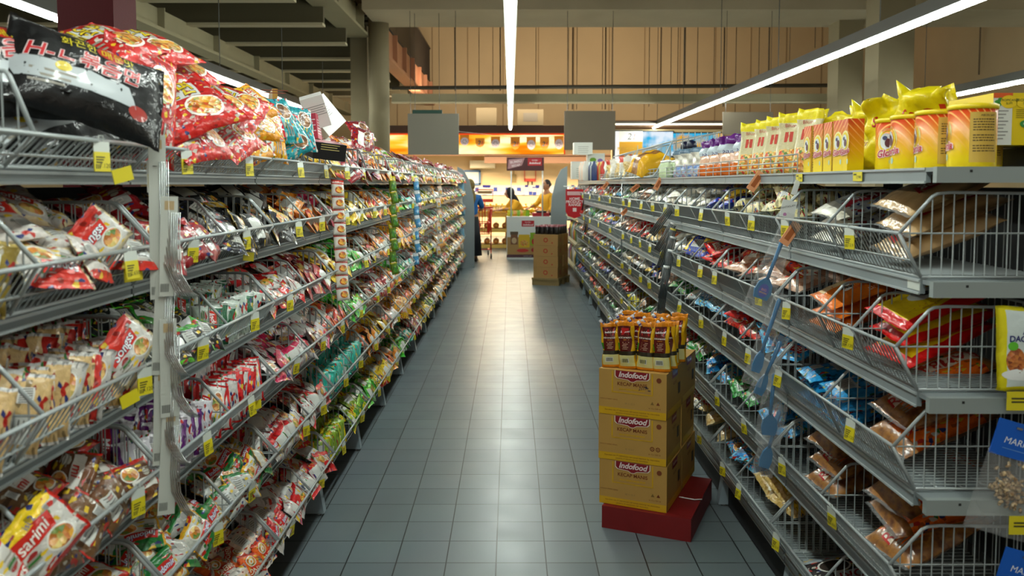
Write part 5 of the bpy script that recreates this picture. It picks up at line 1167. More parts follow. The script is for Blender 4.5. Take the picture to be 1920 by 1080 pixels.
def soy_side(mb, P):
    o, ux, uy = P(0, 0), P(1, 0) - P(0, 0), P(0, 1) - P(0, 0); n = ux.cross(uy).normalized(); F = lambda h: (lambda a, b: o + ux * a + uy * b + n * h)
    flat_rect(mb, F(.0006), -.125, -.0985, .125, -.066, KY); flat_rect(mb, F(.001), -.05, .06, .05, .097, KR); put_text(mb, 'Indofood', .022, ink('ecdcd8'), F(.0016), 0, .08, .3); flat_rect(mb, F(.001), .06, -.03, .1, .02, mat('kraft_code', '4a3820'))
    put_text(mb, 'KECAP', .02, KRS, F(.001), 0, .035)
for lay in range(3):
    for dp in range(2):
        off = (.004, -.002, .0)[lay]; c = P0 + u_ * (.150 + off) + v_ * (.143 + dp * .292) + Vector((0, 0, lay * .201))
        carton('soy_sauce_carton', c, (.302, .286, .199), KRAFT, 'brown soy sauce carton, %s layer, %s in the stack on the red pallet' % (['bottom', 'middle', 'top'][lay], ['front', 'rear'][dp]), RZ + (.0, .012, -.01)[lay],
               [('f', lambda mb, P, lay=lay: soy_front(mb, P, marks=(0, 1, 2)[lay])), ('r', soy_side)] if dp == 0 else [('r', soy_side)], 'carton', 'soy sauce cartons on the red pallet')
# soy sauce pouches
SY, SM, SO, SP_, SG = film('dca80c'), film('5a140c'), film('d8820c'), film('d8d08c'), film('3a9018')
def z_soy(u, v, s_):
    if v > .90: return SO
    if v < .07: return SO
    if s_ > 0 and abs(u) < .8: return SM
    if v < .30: return SP_ if -.85 < u < .9 else SY
    if v < .38: return mat('wrapper_soyfade', '2c2410', rough=.4, coat=.6)
    if abs(u + .08) < .62: return SM
    if u < -.7 and .40 < v < .55: return SG
    return SY
def d_soy(mb, S):
    for k in range(7): flat_rect(mb, lambda a, b: S(a, b, .0016), -.018 + k * .004, .030, -.0158 + k * .004, .046, ink('2a2a26'))
    flat_rect(mb, lambda a, b: S(a, b, .001), -.022, .026, .012, .049, ink('d4d4c4'))
    flat_rect(mb, lambda a, b: S(a, b, .001), -.020, .148, .018, .178, ink('c01c1c')); put_text(mb, 'Indofood', .0125, ink('f0e8e4'), lambda a, b: S(a, b + .163, .002), 0, 0, .2, .0003, .05)
    put_text(mb, 'KECAP MANIS', .0095, ink('e8dcd0'), lambda a, b: S(a, b + .137, .002), 0, 0, 0, .0002)
    for k in range(5): flat_rect(mb, lambda a, b: S(a, b, .0014), -.016 + .003 * (k % 2), .118 - k * .007, .016 - .004 * (k % 3), .1155 - k * .007, ink('c89880'))
    flat_rect(mb, lambda a, b: S(a, b, .0014), -.012, .1265, .014, .1285, ink('e08820'))
SOY = [pouch_mb(.082, .205, .050, 70 + i * 3, z_soy, d_soy, 20, 34, ruffle=.012).mesh('pouch_body') for i in range(3)]
mb = MB(); mb.lathe([(.006, 0), (.0065, .012), (.0075, .013), (.0075, .024), (.006, .026)], mat('cap_blue_white', 'd8dce4', rough=.3), n=10); mb.lathe([(.0078, .006), (.0078, .011)], mat('cap_ring', '2a2a90', rough=.3), n=10); CAP = mb.mesh('cap')
k = 0; pr = random.Random(9)
for r in range(5):
    for c in range(4):
        if (r, c) in ((0, 3),): pass
        p = P0 + u_ * (.040 + c * .076 + (.012 if r % 2 else 0)) + v_ * (.045 + r * .075) + Vector((0, 0, .603 - .0))
        e = empty('soy_sauce_pouch', 'yellow and maroon soy sauce pouch on the cartons, %s row, %s from the left' % (['front', 'second', 'third', 'fourth', 'rear'][r], ORD[c]), 'pouch', p, RZ + pr.uniform(-.35, .30), 'soy sauce pouches on the stack')
        e.rotation_euler = (pr.uniform(-.05, .03), pr.uniform(-.07, .07), RZ + pr.uniform(-.35, .30))
        o = mk('pouch_body', SOY[k % 3], e); o.scale = (1, 1, pr.uniform(.95, 1.04)); mk('cap', CAP, e, loc=(-.026, 0, .188), rot=(0, -.7, 0)); k += 1

# ------------------------------------------------------------------ far carton stack
e = empty('pallet', 'pale wooden pallet under the far carton stack', 'pallet', (.62, 12.45, 0), -.36)
PW = mat('pale_wood', 'a08858', rough=.7, var=.15)
for y in (-.24, 0, .24): mb = MB(); mb.b2((-.21, y - .04, 0), (.21, y + .04, .08), PW); mb.build('bearer', e)
mb = MB(); mb.b2((-.21, -.3, .08), (.21, .3, .11), PW); mb.build('deck', e)
K2 = mat('kraft_plain', 'b08850', rough=.7, var=.06)
def pr_ap(mb, P): flat_ell(mb, P, 0, .0, .035, .035, ink('b03820')); flat_rect(mb, P, .09, -.05, .11, -.03, ink('b03820')); flat_ell(mb, lambda a, b: P(a, b) + Vector((0, -.001, 0)), 0, .0, .02, .02, K2)
M_ = Matrix.Rotation(-.36, 3, 'Z')
for lay in range(4):
    for i in range(2):
        for j in range(1 if i == 0 else 1):
            for jj in range(2):
                if i: continue
                c = Vector((.62, 12.45, 0)) + M_ @ Vector((0, -.145 + jj * .27, 0)); c.z = .111 + lay * .162
                carton('fruit_carton', c, (.38, .265, .16), K2, 'plain brown carton in the far stack, %s layer from below, %s' % (ORD[lay], ['front', 'back'][jj]), -.36 + .02 * (lay % 2), [('f', pr_ap), ('r', pr_ap)], 'carton', 'brown cartons of the far stack')
DKP = film('1c1818')
for i in range(4):
    for j in range(5):
        c = Vector((.62, 12.45, 0)) + M_ @ Vector((-.15 + j * .075, -.20 + i * .13, 0)); mb = pouch_mb(.075, .13, .08, i * 5 + j, lambda u, v, s_: DKP if v < .85 else film('8a4a50'), nx=6, ny=6, ruffle=.02)
        tag(mb.build('drink_pouch', loc=(c.x, c.y, .76), rot=(0, 0, -.3 + .2 * (j % 2))), 'dark pouch on the far carton stack, %s row, %s from left' % (ORD[i], ORD[j]), 'pouch', 'dark pouches on the far stack')

# ------------------------------------------------------------------ end panels and far shelving
PAN = mat('end_panel_grey', '8b9598', rough=.5, var=.04)
def end_panel(x0, x1, y, label, flip=1):
    w_ = x1 - x0; pts = [(x0, 0), (x1, 0), (x1, 1.05), (x1 - w_ * .06, 1.30), (x1 - w_ * .30, 1.58), (x1 - w_ * .62, 1.76), (x0, 1.82)]
    if flip < 0: pts = [(x0 + x1 - a, b) for a, b in pts][::-1]
    mb = MB(); mb.poly(pts, .05, PAN); o = mb.build('end_panel', loc=(0, y, 0)); return tag(o, label, 'end panel')
end_panel(-.95, -.65, 14.78, 'tall grey curved end panel closing the left run'); end_panel(.70, .98, 14.2, 'tall grey curved end panel behind the far carton stack', -1)
for s_, x0, y0, y1, lab in ((-1, -.78, 14.85, 16.6, 'left'), (1, .88, 14.28, 17.0, 'right')):
    e = empty('far_shelving', 'far %s grey shelving behind the curved end panel' % lab, 'shelving', (0, y0, 0)); mb = MB()
    for z in (.12, .5, .9, 1.3): mb.b2((s_ * (abs(x0) + .12), 0, z - .03), (s_ * 1.4, y1 - y0, z), STEEL)
    mb.build('shelf', e); mb = MB(); mb.b2((s_ * 1.4, 0, 0), (s_ * 1.42, y1 - y0, 1.7), STEEL_D); mb.build('back_panel', e)
    fr_ = random.Random(8)
    for z in (.12, .5, .9, 1.3):
        for k in range(7):
            o = mk('snack_bag', packet_mesh(['redbag', 'bluesn', 'yellowbg', 'greenbag', 'clearwht'][fr_.randrange(5)], 0), M=frame_of((s_ * (abs(x0) + .22), y0 + .15 + k * .22, z + .08), (-s_ * .9, -.3, .3), (0, .2, 1)))
            tag(o, 'small bag on the far %s shelving, %s level, %s along' % (lab, ['bottom', 'second', 'third', 'top'][[.12, .5, .9, 1.3].index(z)], ORD[k]), 'bag', 'bags on far %s shelving' % lab)
# housewares section right, between the basket run and the far panel
e = empty('housewares_shelving', 'cluttered housewares shelving between the baskets and the far panel', 'shelving', (0, 12.05, 0)); mb = MB()
for z in (.25, .62, 1.0, 1.42): mb.b2((.95, 0, z - .03), (1.42, 2.0, z), mat('shelf_pale', 'c0b490', rough=.5))
mb.build('shelf', e); mb = MB(); mb.b2((1.42, 0, 0), (1.45, 2.0, 1.7), STEEL_D); mb.build('back_panel', e)
WB = mat('case_white', 'cfd0c8', rough=.5)
for i, (px, pyb, h_, w_, Y, lab) in enumerate([(1077, 336, .26, .30, 12.3, 'tall stacked white'), (1104, 332, .36, .26, 12.7, 'printed pale green'), (1080, 290, .18, .28, 12.6, 'topmost white')]):
    p = at(px, pyb, Y); carton('gift_carton', (p.x + .1, Y, max(p.z, 1.425)), (w_, .25, h_), WB, '%s carton on top of the housewares shelving' % lab, 0,
        [('f', (lambda mb, P: (flat_ell(mb, P, -.05, .08, .05, .035, ink('6a9a20')), flat_ell(mb, P, .06, .07, .04, .03, ink('7a58a0')), flat_rect(mb, P, -.1, .04, .1, .05, ink('b8b060')), flat_ell(mb, P, .03, -.08, .02, .03, ink('c83020')))) if i == 1 else pr_lines('a8a8a0', 5, .08, .03))], 'carton')
for i in range(12):
    x, y = 1.02 + .12 * (i % 3), 11.2 + .0 + (i // 3) * .2
    mb = MB(); c_ = ['c8c4bc', '283868', 'c83828', 'd8b8a0', 'b8c0c0', 'c8a848'][i % 6]; mb.lathe([(.035, 0), (.04, .02), (.04, .2), (.02, .24), (.02, .27)], mat('flask_' + c_, c_, rough=.35), n=12)
    tag(mb.build('flask', loc=(x, y, TZ)), 'upright bottle at the far end of the right top shelf, %s column, %s row' % (ORD[i % 3], ORD[i // 3]), 'bottle', 'bottles at the far top shelf')
hr = random.Random(5)
for i in range(26):
    z = [.27, .64, 1.02][i % 3]; mb = MB(); c_ = hr.choice(['b8bcb8', 'c03028', '202428', 'c8b040', '487890', '9a3878', 'd0d0c8', '3a7a40']); y = 12.15 + (i // 3) * .2
    mb.lathe([(.05, 0), (.06, .01), (.065, hr.uniform(.1, .25)), (.03, .27)], mat('ware_' + c_, c_, rough=.3), n=14)
    tag(mb.build('container', loc=(1.04, y, z)), 'small %s container on housewares shelving, %s level, %s along' % ({'b8bcb8': 'grey', 'c03028': 'red', '202428': 'black', 'c8b040': 'yellow', '487890': 'blue', '9a3878': 'magenta', 'd0d0c8': 'white', '3a7a40': 'green'}[c_], ['lower', 'middle', 'upper'][i % 3], ORD[i // 3]), 'container', 'containers on the housewares shelving')
for i in range(7):     # hanging tools
    p = at(1096 + (i % 4) * 7, 352 + (i // 4) * 40, 11.6 - i * .2); e = mk('hanging_utensil', None)
    bpy.data.objects.remove(e); mb = MB(); mb.tube([(0, 0, 0), (.01, -.01, -.12), (-.02, 0, -.30)], [.006, .006, .012], BLACK if i % 2 else mat('ware_wood', '8a6a40', rough=.6), 6); mb.ball((-.025, 0, -.33), (.025, .01, .04), CHROME if i % 3 else mat('ware_c03028', 'c03028'), 8)
    tag(mb.build('hanging_utensil', loc=(min(p.x, .98), p.y, p.z)), 'kitchen utensil hanging at the far right shelves, %s from the near side' % ORD[6 - i], 'utensil', 'hanging kitchen utensils')
mb = MB(); w_, h_ = .24, .40; RS = mat('sign_red', 'c01420', rough=.4)
mb.poly([(-w_ / 2, .18), (-w_ / 2, -.12), (-w_ * .36, -.18), (0, -.21), (w_ * .36, -.18), (w_ / 2, -.12), (w_ / 2, .18)], .006, RS); fn = plane_fn((0, -.003, 0), (1, 0, 0), (0, 0, 1), .001)
for t, z in (('HOME', .05), ('PRODUCT', 0.01), ('RANGE', -.03)): put_text(mb, t, .05, ink('f0e8e8'), fn, 0, z, 0, .001)
flat_rect(mb, fn, -.10, .10, .10, .15, ink('e0b8b8')); flat_rect(mb, fn, -.025, -.12, .025, -.07, ink('e8d8d8')); mb.tube([(-.15, 0, .22), (.2, 0, .19)], .006, WHITE, 6)
p = at(1075, 380, 11.0); tag(mb.build('hanging_sign', loc=(.86, 11.0, p.z)), 'red shield sign reading HOME PRODUCT RANGE at the far right shelf', 'sign')
for i in range(6):
    p = at(850 + (i % 2) * 8, 345 + i * 25, 14.3); mb = MB(); P = Pillow(.2, .14, .05, 8, 8, i, .01); P.emit(mb, lambda u, v, s_: fmat('pale') if i % 2 else fmat('5a88a0'))
    o = mb.build('hanging_bag'); o.matrix_local = frame_of((-.86 - .03 * (i % 2), 14.4, 1.45 - i * .2), (.7, -.7, .1), (0, 0, 1)); tag(o, 'pale clear bag hanging beside the left end panel, %s from the top' % ORD[i], 'bag', 'bags hanging by the end panel')

# ------------------------------------------------------------------ bakery
CW = mat('bakery_wall', 'e0c498', rough=.8); FAS = mat('fascia_brown', '6e4c34', rough=.6)
mb = MB(); mb.b2((-3.4, 24, 0), (6.0, 24.15, 2.75), CW); struct(mb.build('wall_bakery'))
def tile_mat():
    m = bpy.data.materials.new('blue_mosaic'); m.use_nodes = True; nt = m.node_tree; b = nt.nodes['Principled BSDF']; b.inputs['Roughness'].default_value = .25
    tc = nt.nodes.new('ShaderNodeTexCoord'); mp = nt.nodes.new('ShaderNodeMapping'); mp.inputs['Rotation'].default_value = (pi / 2, pi / 4, 0); v = nt.nodes.new('ShaderNodeTexVoronoi'); v.distance = 'CHEBYCHEV'; v.inputs['Scale'].default_value = 9; v.inputs['Randomness'].default_value = .35
    sp = nt.nodes.new('ShaderNodeSeparateColor'); r = nt.nodes.new('ShaderNodeValToRGB'); r.color_ramp.interpolation = 'CONSTANT'; el = r.color_ramp.elements; el[0].color = lin('d8ccc0'); el[1].position = .45; el[1].color = lin('a8b4c8')
    for p_, c_ in ((.62, '3a4a98'), (.78, 'c8c0b8'), (.9, '2a2a80')): q = el.new(p_); q.color = lin(c_)
    nt.links.new(tc.outputs['Object'], v.inputs['Vector']); nt.links.new(v.outputs['Color'], sp.inputs[0]); nt.links.new(sp.outputs[0], r.inputs[0]); nt.links.new(r.outputs[0], b.inputs['Base Color']); return m
a, b = at(890, 366, 23.98), at(1060, 347, 23.98); mb = MB(); mb.b2((-2.5, 23.96, a.z), (3.5, 23.995, b.z), tile_mat()); struct(mb.build('trim_2'))
# canopy over the bakery with lit fascia
a, b = at(730, 289, 22.6), at(1600, 249, 22.6); mb = MB(); mb.b2((-4.2, 22.6, b.z), (9, 24, b.z + .2), mat('canopy_top', '4a3a30', rough=.7)); mb.b2((-4.2, 22.62, a.z - .04), (9, 22.75, a.z + .0), FAS); struct(mb.build('trim_3'))
mb = MB(); q0, q1 = at(908, 306, 22.7), at(1062, 290, 22.7); mb.b2((q0.x, 22.72, q0.z), (6, 22.9, q1.z), FAS); struct(mb.build('trim_4'))
def fascia_mat():
    m = bpy.data.materials.new('lit_fascia'); m.use_nodes = True; nt = m.node_tree; nt.nodes.clear(); o = nt.nodes.new('ShaderNodeOutputMaterial'); e = nt.nodes.new('ShaderNodeEmission')
    tc = nt.nodes.new('ShaderNodeTexCoord'); mp = nt.nodes.new('ShaderNodeMapping'); mp.inputs['Scale'].default_value = (.55, 1, 2.6); n = nt.nodes.new('ShaderNodeTexNoise'); n.inputs['Scale'].default_value = 1.2; n.inputs['Detail'].default_value = 2
    r = nt.nodes.new('ShaderNodeValToRGB'); el = r.color_ramp.elements; el[0].position = .36; el[0].color = lin('e8780c'); el[1].position = .62; el[1].color = lin('fff0b8'); q = el.new(.48); q.color = lin('f8b830')
    nt.links.new(tc.outputs['Object'], mp.inputs[0]); nt.links.new(mp.outputs[0], n.inputs[0]); nt.links.new(n.outputs[0], r.inputs[0]); nt.links.new(r.outputs[0], e.inputs[0]); e.inputs[1].default_value = .62; nt.links.new(e.outputs[0], o.inputs[0]); return m
c = at(1057, 250, 22.6)
e = empty('lightbox', 'long glowing orange and cream fascia lightbox above the bakery', 'lightbox', (0, 22.55, 0)); mb = MB(); mb.b2((-4.1, 0, a.z), (c.x, .04, b.z - .06), fascia_mat()); mb.build('lit_panel', e)
mb = MB(); mb.b2((-4.1, -.01, b.z - .06), (c.x + .04, .05, b.z - .02), emis('fascia_edge', 'd8401c', .55)); mb.b2((c.x, -.01, a.z), (c.x + .04, .05, b.z - .05), emis('fascia_edge', 'd8401c', .55)); mb.build('edge_strip', e)
ob = mat('flag_orange', 'd8860c', rough=.6); wl = mat('flag_lilac', 'c0b4c4', rough=.6)
for i, (px, py0, py1) in enumerate([(871, 253, 273), (900, 259, 276), (929, 256, 277), (966, 257, 281), (996, 257, 281), (1021, 257, 281), (1048, 255, 280)]):
    p, q = at(px, py0, 22.53), at(px, py1, 22.53); h_ = p.z - q.z; w_ = .25; m = ob; mb = MB(); mb.poly([(-w_ / 2, 0), (-w_ / 2, -h_ * .55), (-w_ * .33, -h_ * .87), (0, -h_), (w_ * .33, -h_ * .87), (w_ / 2, -h_ * .55), (w_ / 2, 0)], .01, m); fn = plane_fn((0, -.006, -h_ * .55), (1, 0, 0), (0, 0, 1), .002)
    if i % 2: put_text(mb, '2', .17, ink('2a2438'), fn, -.03, 0, .2, .004); put_text(mb, '!', .14, ink('c0202c'), fn, .05, 0, .2, .006)
    else:
        flat_ell(mb, fn, 0, -.02, w_ * .44, h_ * .38, wl); f3 = plane_fn((0, -.009, -h_ * .55), (1, 0, 0), (0, 0, 1), .002)
        for k in range(6): flat_ell(mb, f3, .05 * cos(k), .05 * sin(k) - .02, .014, .012, ink('4a3a58'), 8)
    tag(mb.build('pennant', loc=p), '%s pennant, %s from the left before the lightbox' % (['lilac disc', 'orange number two'][i % 2], ORD[i]), 'pennant', 'pennants on the bakery fascia')
mb = MB(); a1, b1 = at(856, 246, 22.54), at(1058, 256, 22.54); mb.tube([a1, at(960, 257, 22.54), b1], .006, WHITE, 4); tag(mb.build('pennant_string'), 'thin white string carrying the pennants', 'string')
# units on the canopy
ACW = mat('ac_beige', '6e6244', rough=.6)
for (x0, y0, x1, y1, lab) in ((893, 202, 931, 236, 'boxy beige air conditioner on the canopy left of the lamp'), (970, 205, 1019, 237, 'beige condenser unit on the canopy right of the lamp')):
    p, q = at(x0, y1, 23.2), at(x1, y0, 23.2); p.z = b.z + .2; e = empty('condenser_unit', lab, 'air conditioner', (p.x, 23.2, p.z)); mb = MB(); mb.b2((0, 0, .05), (q.x - p.x, .4, q.z - p.z), ACW); mb.build('casing', e)
    mb = MB(); mb.lathe([(.18, 0), (.18, .01), (.02, .015)], mat('grille_dark', '4a4434'), n=20); mb = MB(); mb.b2((-.2, -.01, -.12), (.2, .01, .12), mat('grille_grey', '5a5444')); g = mb.build('fan_grille', e, ((q.x - p.x) * .5, -.0, (q.z - p.z) * .55)) if x0 > 950 else None; mb = MB()
    for x in (.05, q.x - p.x - .09): mb.b2((x, .02, 0), (x + .04, .36, .05), BLACK)
    mb.build('feet', e)
p = at(905, 309, 23.8); mb = MB(); mb.b2((-.36, -.2, -.1), (.36, .15, .12), mat('ac_white', 'e4dcc4')); mb.b2((-.34, -.21, -.11), (.34, -.05, -.09), mat('ac_vent', 'b8a880')); tag(mb.build('wall_air_conditioner', loc=(p.x, 23.8, p.z)), 'white wall air conditioner high on the bakery wall', 'air conditioner')
p = at(882, 333, 23.9); e = empty('notice_frame', 'blue framed white notice on the bakery wall', 'notice', (p.x, 23.94, p.z)); mb = MB(); fb = mat('frame_blue', '5878a0')
for (a_, b_, c_, d_) in ((-.3, .16, .3, .22), (-.3, -.22, .3, -.16), (-.3, -.2, -.24, .2), (.24, -.2, .3, .2)): mb.b2((a_, -.03, b_), (c_, .0, d_), fb)
mb.build('frame', e); mb = MB(); mb.b2((-.25, -.015, -.18), (.25, 0, .18), WHITE); mb.build('sheet', e)
p = at(963, 332, 23.9); mb = MB(); mb.tube([(0, 0, .25), (0, 0, .08)], .02, PW, 6); mb.b2((-.08, -.015, -.16), (.08, .015, .08), PW); tag(mb.build('wooden_peel', loc=(p.x, 23.98, p.z)), 'wooden paddle hanging on the bakery wall', 'paddle')
p = at(994, 322, 23.9); e = empty('fire_hose_frame', 'red framed box with two short black legs on the bakery wall', 'wall box', (p.x, 23.98, p.z)); mb = MB(); rf = mat('frame_red', 'd0402c')
for (a_, b_, c_, d_) in ((-.17, -.25, -.15, .25), (.15, -.25, .17, .25), (-.17, -.28, .17, -.2), (-.17, .23, .17, .25)): mb.b2((a_, -.03, b_), (c_, .02, d_), rf)
mb.build('frame', e); mb = MB(); mb.b2((-.15, -.0, -.2), (.15, .02, .23), CW); mb.build('panel', e); mb = MB(); mb.tube([(-.06, 0, -.28), (-.06, 0, -.42)], .02, BLACK, 6); mb.tube([(.06, 0, -.28), (.06, 0, -.42)], .02, BLACK, 6); mb.build('legs', e)

# bread display
e = empty('bread_rack', 'wooden bread display rack with three shelves under the yellow bags', 'rack', (0, 19.1, 0)); WD = mat('rack_wood', '8a6420', rough=.55)
X0, X1 = at(890, 400, 19.1).x, at(1034, 400, 19.1).x
for nm, z in (('top_shelf', .82), ('shelf', .47), ('shelf', .10)): mb = MB(); mb.b2((X0, 0, z - .05), (X1, .75, z), WD); mb.b2((X0, -.01, z - .08), (X1, 0, z), mat('rack_edge', 'c8a850')); mb.build(nm, e)
for x in (X0, -.1, .9): mb = MB(); mb.b2((x - .02, 0, 0), (x + .02, .75, .8), WD); mb.build('upright', e)
br = random.Random(2); BR = ramp_mat('bread_crust', ['8a4c18', 'b87428', 'd8a048'], 12, 'n', .5, .3, .2); YB = film('e0b010'); 
for r, z in enumerate((.82, .47, .10)):
    n = 13 if r == 0 else 9
    for k in range(n):
        for dd in range(2):
            x = X0 + .07 + (X1 - X0 - .1) * k / (n - 1); mb = MB(); mb.ball((0, 0, .065), (.075, .09, .065), [YB, BR, fmat('orange' if 0 else 'd89020')][(k + r) % 3] if r == 0 else BR, 10)
            mb.tube([(0, .0, .12), (.01, 0, .165)], [.012, .03], clear_film() if r else YB, 8)
            tag(mb.build('bread_bag', loc=(x, 19.26 + dd * .25, z + dd * (.06 if r == 0 else 0))), '%s bread bag, %s shelf of the rack, %s row, %s from left' % (['yellow wrapped', 'round brown', 'round brown'][r], ['top', 'middle', 'bottom'][r], ['front', 'rear'][dd], ORD[k]), 'bread', 'bread bags on the %s rack shelf' % ['top', 'middle', 'bottom'][r])
for k in range(5):
    p = at(902 + k * 10.5, 382, 18.95); mb = MB(); P = Pillow(.20, .12, .05, 8, 8, k, .006); P.emit(mb, lambda u, v, s_: fmat('d8b048') if abs(u) > .4 else fmat('pasta'))
    o = mb.build('bread_packet'); o.matrix_local = frame_of((p.x, 19.06, .925), (0, -1, .2), (0, 0, 1)); tag(o, 'upright clear bread packet on the rack front, %s from the left' % ORD[k], 'bread', 'upright bread packets')

# promotion counter
e = empty('promotion_counter', 'white and kraft promotion counter with brand sign overhead', 'counter', (0, 16.4, 0)); xa, xb = at(950, 450, 16.4).x, at(1034, 450, 16.4).x; zt = .86
mb = MB(); mb.b2((xa, 0, .0), (xb, .45, zt), WHITE); fn = lambda h: plane_fn((xa, 0, 0), (1, 0, 0), (0, 0, 1), h)
flat_rect(mb, fn(.001), .01, .07, xb - xa - .01, .45, mat('kraft_plain', 'b08850')); flat_rect(mb, fn(.002), 0, .04, xb - xa, .10, ink('4a1428')); put_text(mb, 'indofood racik', .03, ink('c8b8c0'), fn(.003), .42, .07)
flat_rect(mb, fn(.002), .30, .66, .55, .78, ink('c01c2c')); put_text(mb, 'BUMBU', .035, ink('f0e0e0'), fn(.003), .425, .745); put_text(mb, 'Indofood', .055, ink('f4ecec'), fn(.003), .425, .695, .2, .001)
flat_rect(mb, fn(.002), .08, .30, .22, .54, ink('7a4a28')); flat_rect(mb, fn(.003), .07, .50, .23, .56, ink('5a4630')); flat_ell(mb, fn(.004), .15, .38, .05, .06, ink('c8a880'))
flat_rect(mb, fn(.002), .24, .24, .46, .50, ink('d8b018')); flat_ell(mb, fn(.003), .35, .33, .08, .06, FOOD['noodle']()); flat_rect(mb, fn(.002), .47, .28, .60, .54, ink('8ab020')); flat_ell(mb, fn(.003), .54, .36, .04, .06, ink('b82828'))
flat_ell(mb, fn(.004), .32, .18, .12, .035, ink('c02818')); flat_ell(mb, fn(.004), .55, .19, .06, .045, ink('a81828')); mb.build('counter_body', e)
for x in (xa + .09, xb - .18): mb = MB(); mb.tube([(x, .03, zt), (x, .03, 1.86)], .013, WHITE, 8); mb.build('pole', e)
sa, sb = at(950, 320, 16.4), at(1020, 295, 16.4); mb = MB(); mb.b2((sa.x, -.0, sa.z), (sb.x, .04, sb.z), mat('sign_maroon', '4a1a1c', rough=.5)); f2 = lambda h: plane_fn((sa.x, 0, sa.z), (1, 0, 0), (0, 0, 1), h); W_ = sb.x - sa.x
mb.add([f2(.002)(.02, .03), f2(.002)(.30, .10), f2(.002)(.36, .25), f2(.002)(.04, .22)], [(0, 1, 2, 3)], ink('a87a7c')); put_text(mb, 'BUMBU', .07, ink('e0c8c8'), f2(.004), .18, .175, .1, .001, .15); put_text(mb, 'SEDAP', .06, ink('e0c8c8'), f2(.004), .18, .10, .1, .001, .15)
flat_rect(mb, f2(.002), .42, .10, .70, .25, ink('b01820')); put_text(mb, 'BUMBU', .035, ink('f0e0e0'), f2(.004), .56, .205); put_text(mb, 'Indofood', .06, ink('f4ecec'), f2(.004), .56, .15, .2, .001); mb.build('header_sign', e)
for k in range(8):
    mb = MB(); P = Pillow(.13, .10, .03, 6, 6, k, .004); P.emit(mb, lambda u, v, s_: film(['c8b818', '8ab828', 'd89018'][k % 3])); o = mb.build('seasoning_packet'); o.matrix_local = frame_of((xa + .06 + k * .05, 16.5, zt + .066), (.1, -1, .3), (0, 0, 1)); tag(o, 'yellow green seasoning packet on the promotion counter, %s from the left' % ORD[k], 'packet', 'packets on the counter')
mb = MB(); mb.b2((0, 0, 0), (.34, .25, .07), mat('tray_red', 'a01820')); mb.b2((.08, .02, .07), (.28, .2, .11), BLACK); tag(mb.build('red_tray', loc=(xa + .52, 16.5, zt)), 'red box with dark packs on the promotion counter', 'tray')
# trolley and red frame
RT = mat('trolley_red', 'c83418', rough=.4); e = empty('shopping_trolley', 'red shopping trolley beside the grey end panel', 'trolley', (-.60, 16.95, 0), .1)
mb = MB()
for z, x0, x1, y0, y1 in ((1.0, -.22, .2, -.45, .35), (.72, -.18, .16, -.40, .32), (.5, -.16, .14, -.38, .3)): mb.tube([(x0, y0, z), (x1, y0, z), (x1, y1, z), (x0, y1, z)], .010, RT, 6, closed=True)
for k in range(7): x = -.16 + k * .05; mb.tube([(x * 1.3, -.45, 1.0), (x, -.38, .5)], .005, RT, 4); mb.tube([(x, -.38, .5), (x, .3, .5)], .005, RT, 4); mb.tube([(x * 1.2, .35, 1.0), (x, .3, .5)], .005, RT, 4)
for k in range(10): y = -.4 + k * .08; mb.tube([(.2, y, 1.0), (.14, y, .5)], .005, RT, 4); mb.tube([(-.22, y, 1.0), (-.16, y, .5)], .005, RT, 4)
mb.build('basket', e); mb = MB(); mb.tube([(-.2, -.5, 1.04), (.2, -.5, 1.04)], .018, RT, 8); mb.build('handle', e)
mb = MB()
for x in (-.17, .17): mb.tube([(x, -.45, 1.0), (x, -.36, .18), (x, .42, .14)], .014, RT, 6); mb.tube([(x, -.36, .18), (x, -.40, .09)], .012, RT, 6)
mb.tube([(-.17, -.3, .18), (.17, -.3, .18)], .012, RT, 6); mb.build('frame', e)
for x in (-.17, .17):
    for y in (-.41, .42): mb = MB(); mb.lathe([(.045, -.015), (.055, -.01), (.055, .01), (.045, .015)], BLACK, n=14); mb.build('wheel', e, (x, y, .056), (0, pi / 2, 0))
p = at(909, 368, 18.6); mb = MB()
mb.tube([(-.18, 0, -.12), (.18, 0, -.12), (.18, 0, .15), (-.18, 0, .15)], .018, RT, 6, closed=True); mb.b2((-.18, .0, -.12), (.18, .01, -.06), RT); mb.b2((-.16, .01, .06), (.16, .015, .12), mat('ware_wood', '8a6a40')); mb.tube([(0, .02, -.12), (0, .02, -.45)], .012, RT, 6)
tag(mb.build('stand_sign', loc=p), 'red framed stand sign above the upright bread packets', 'sign')

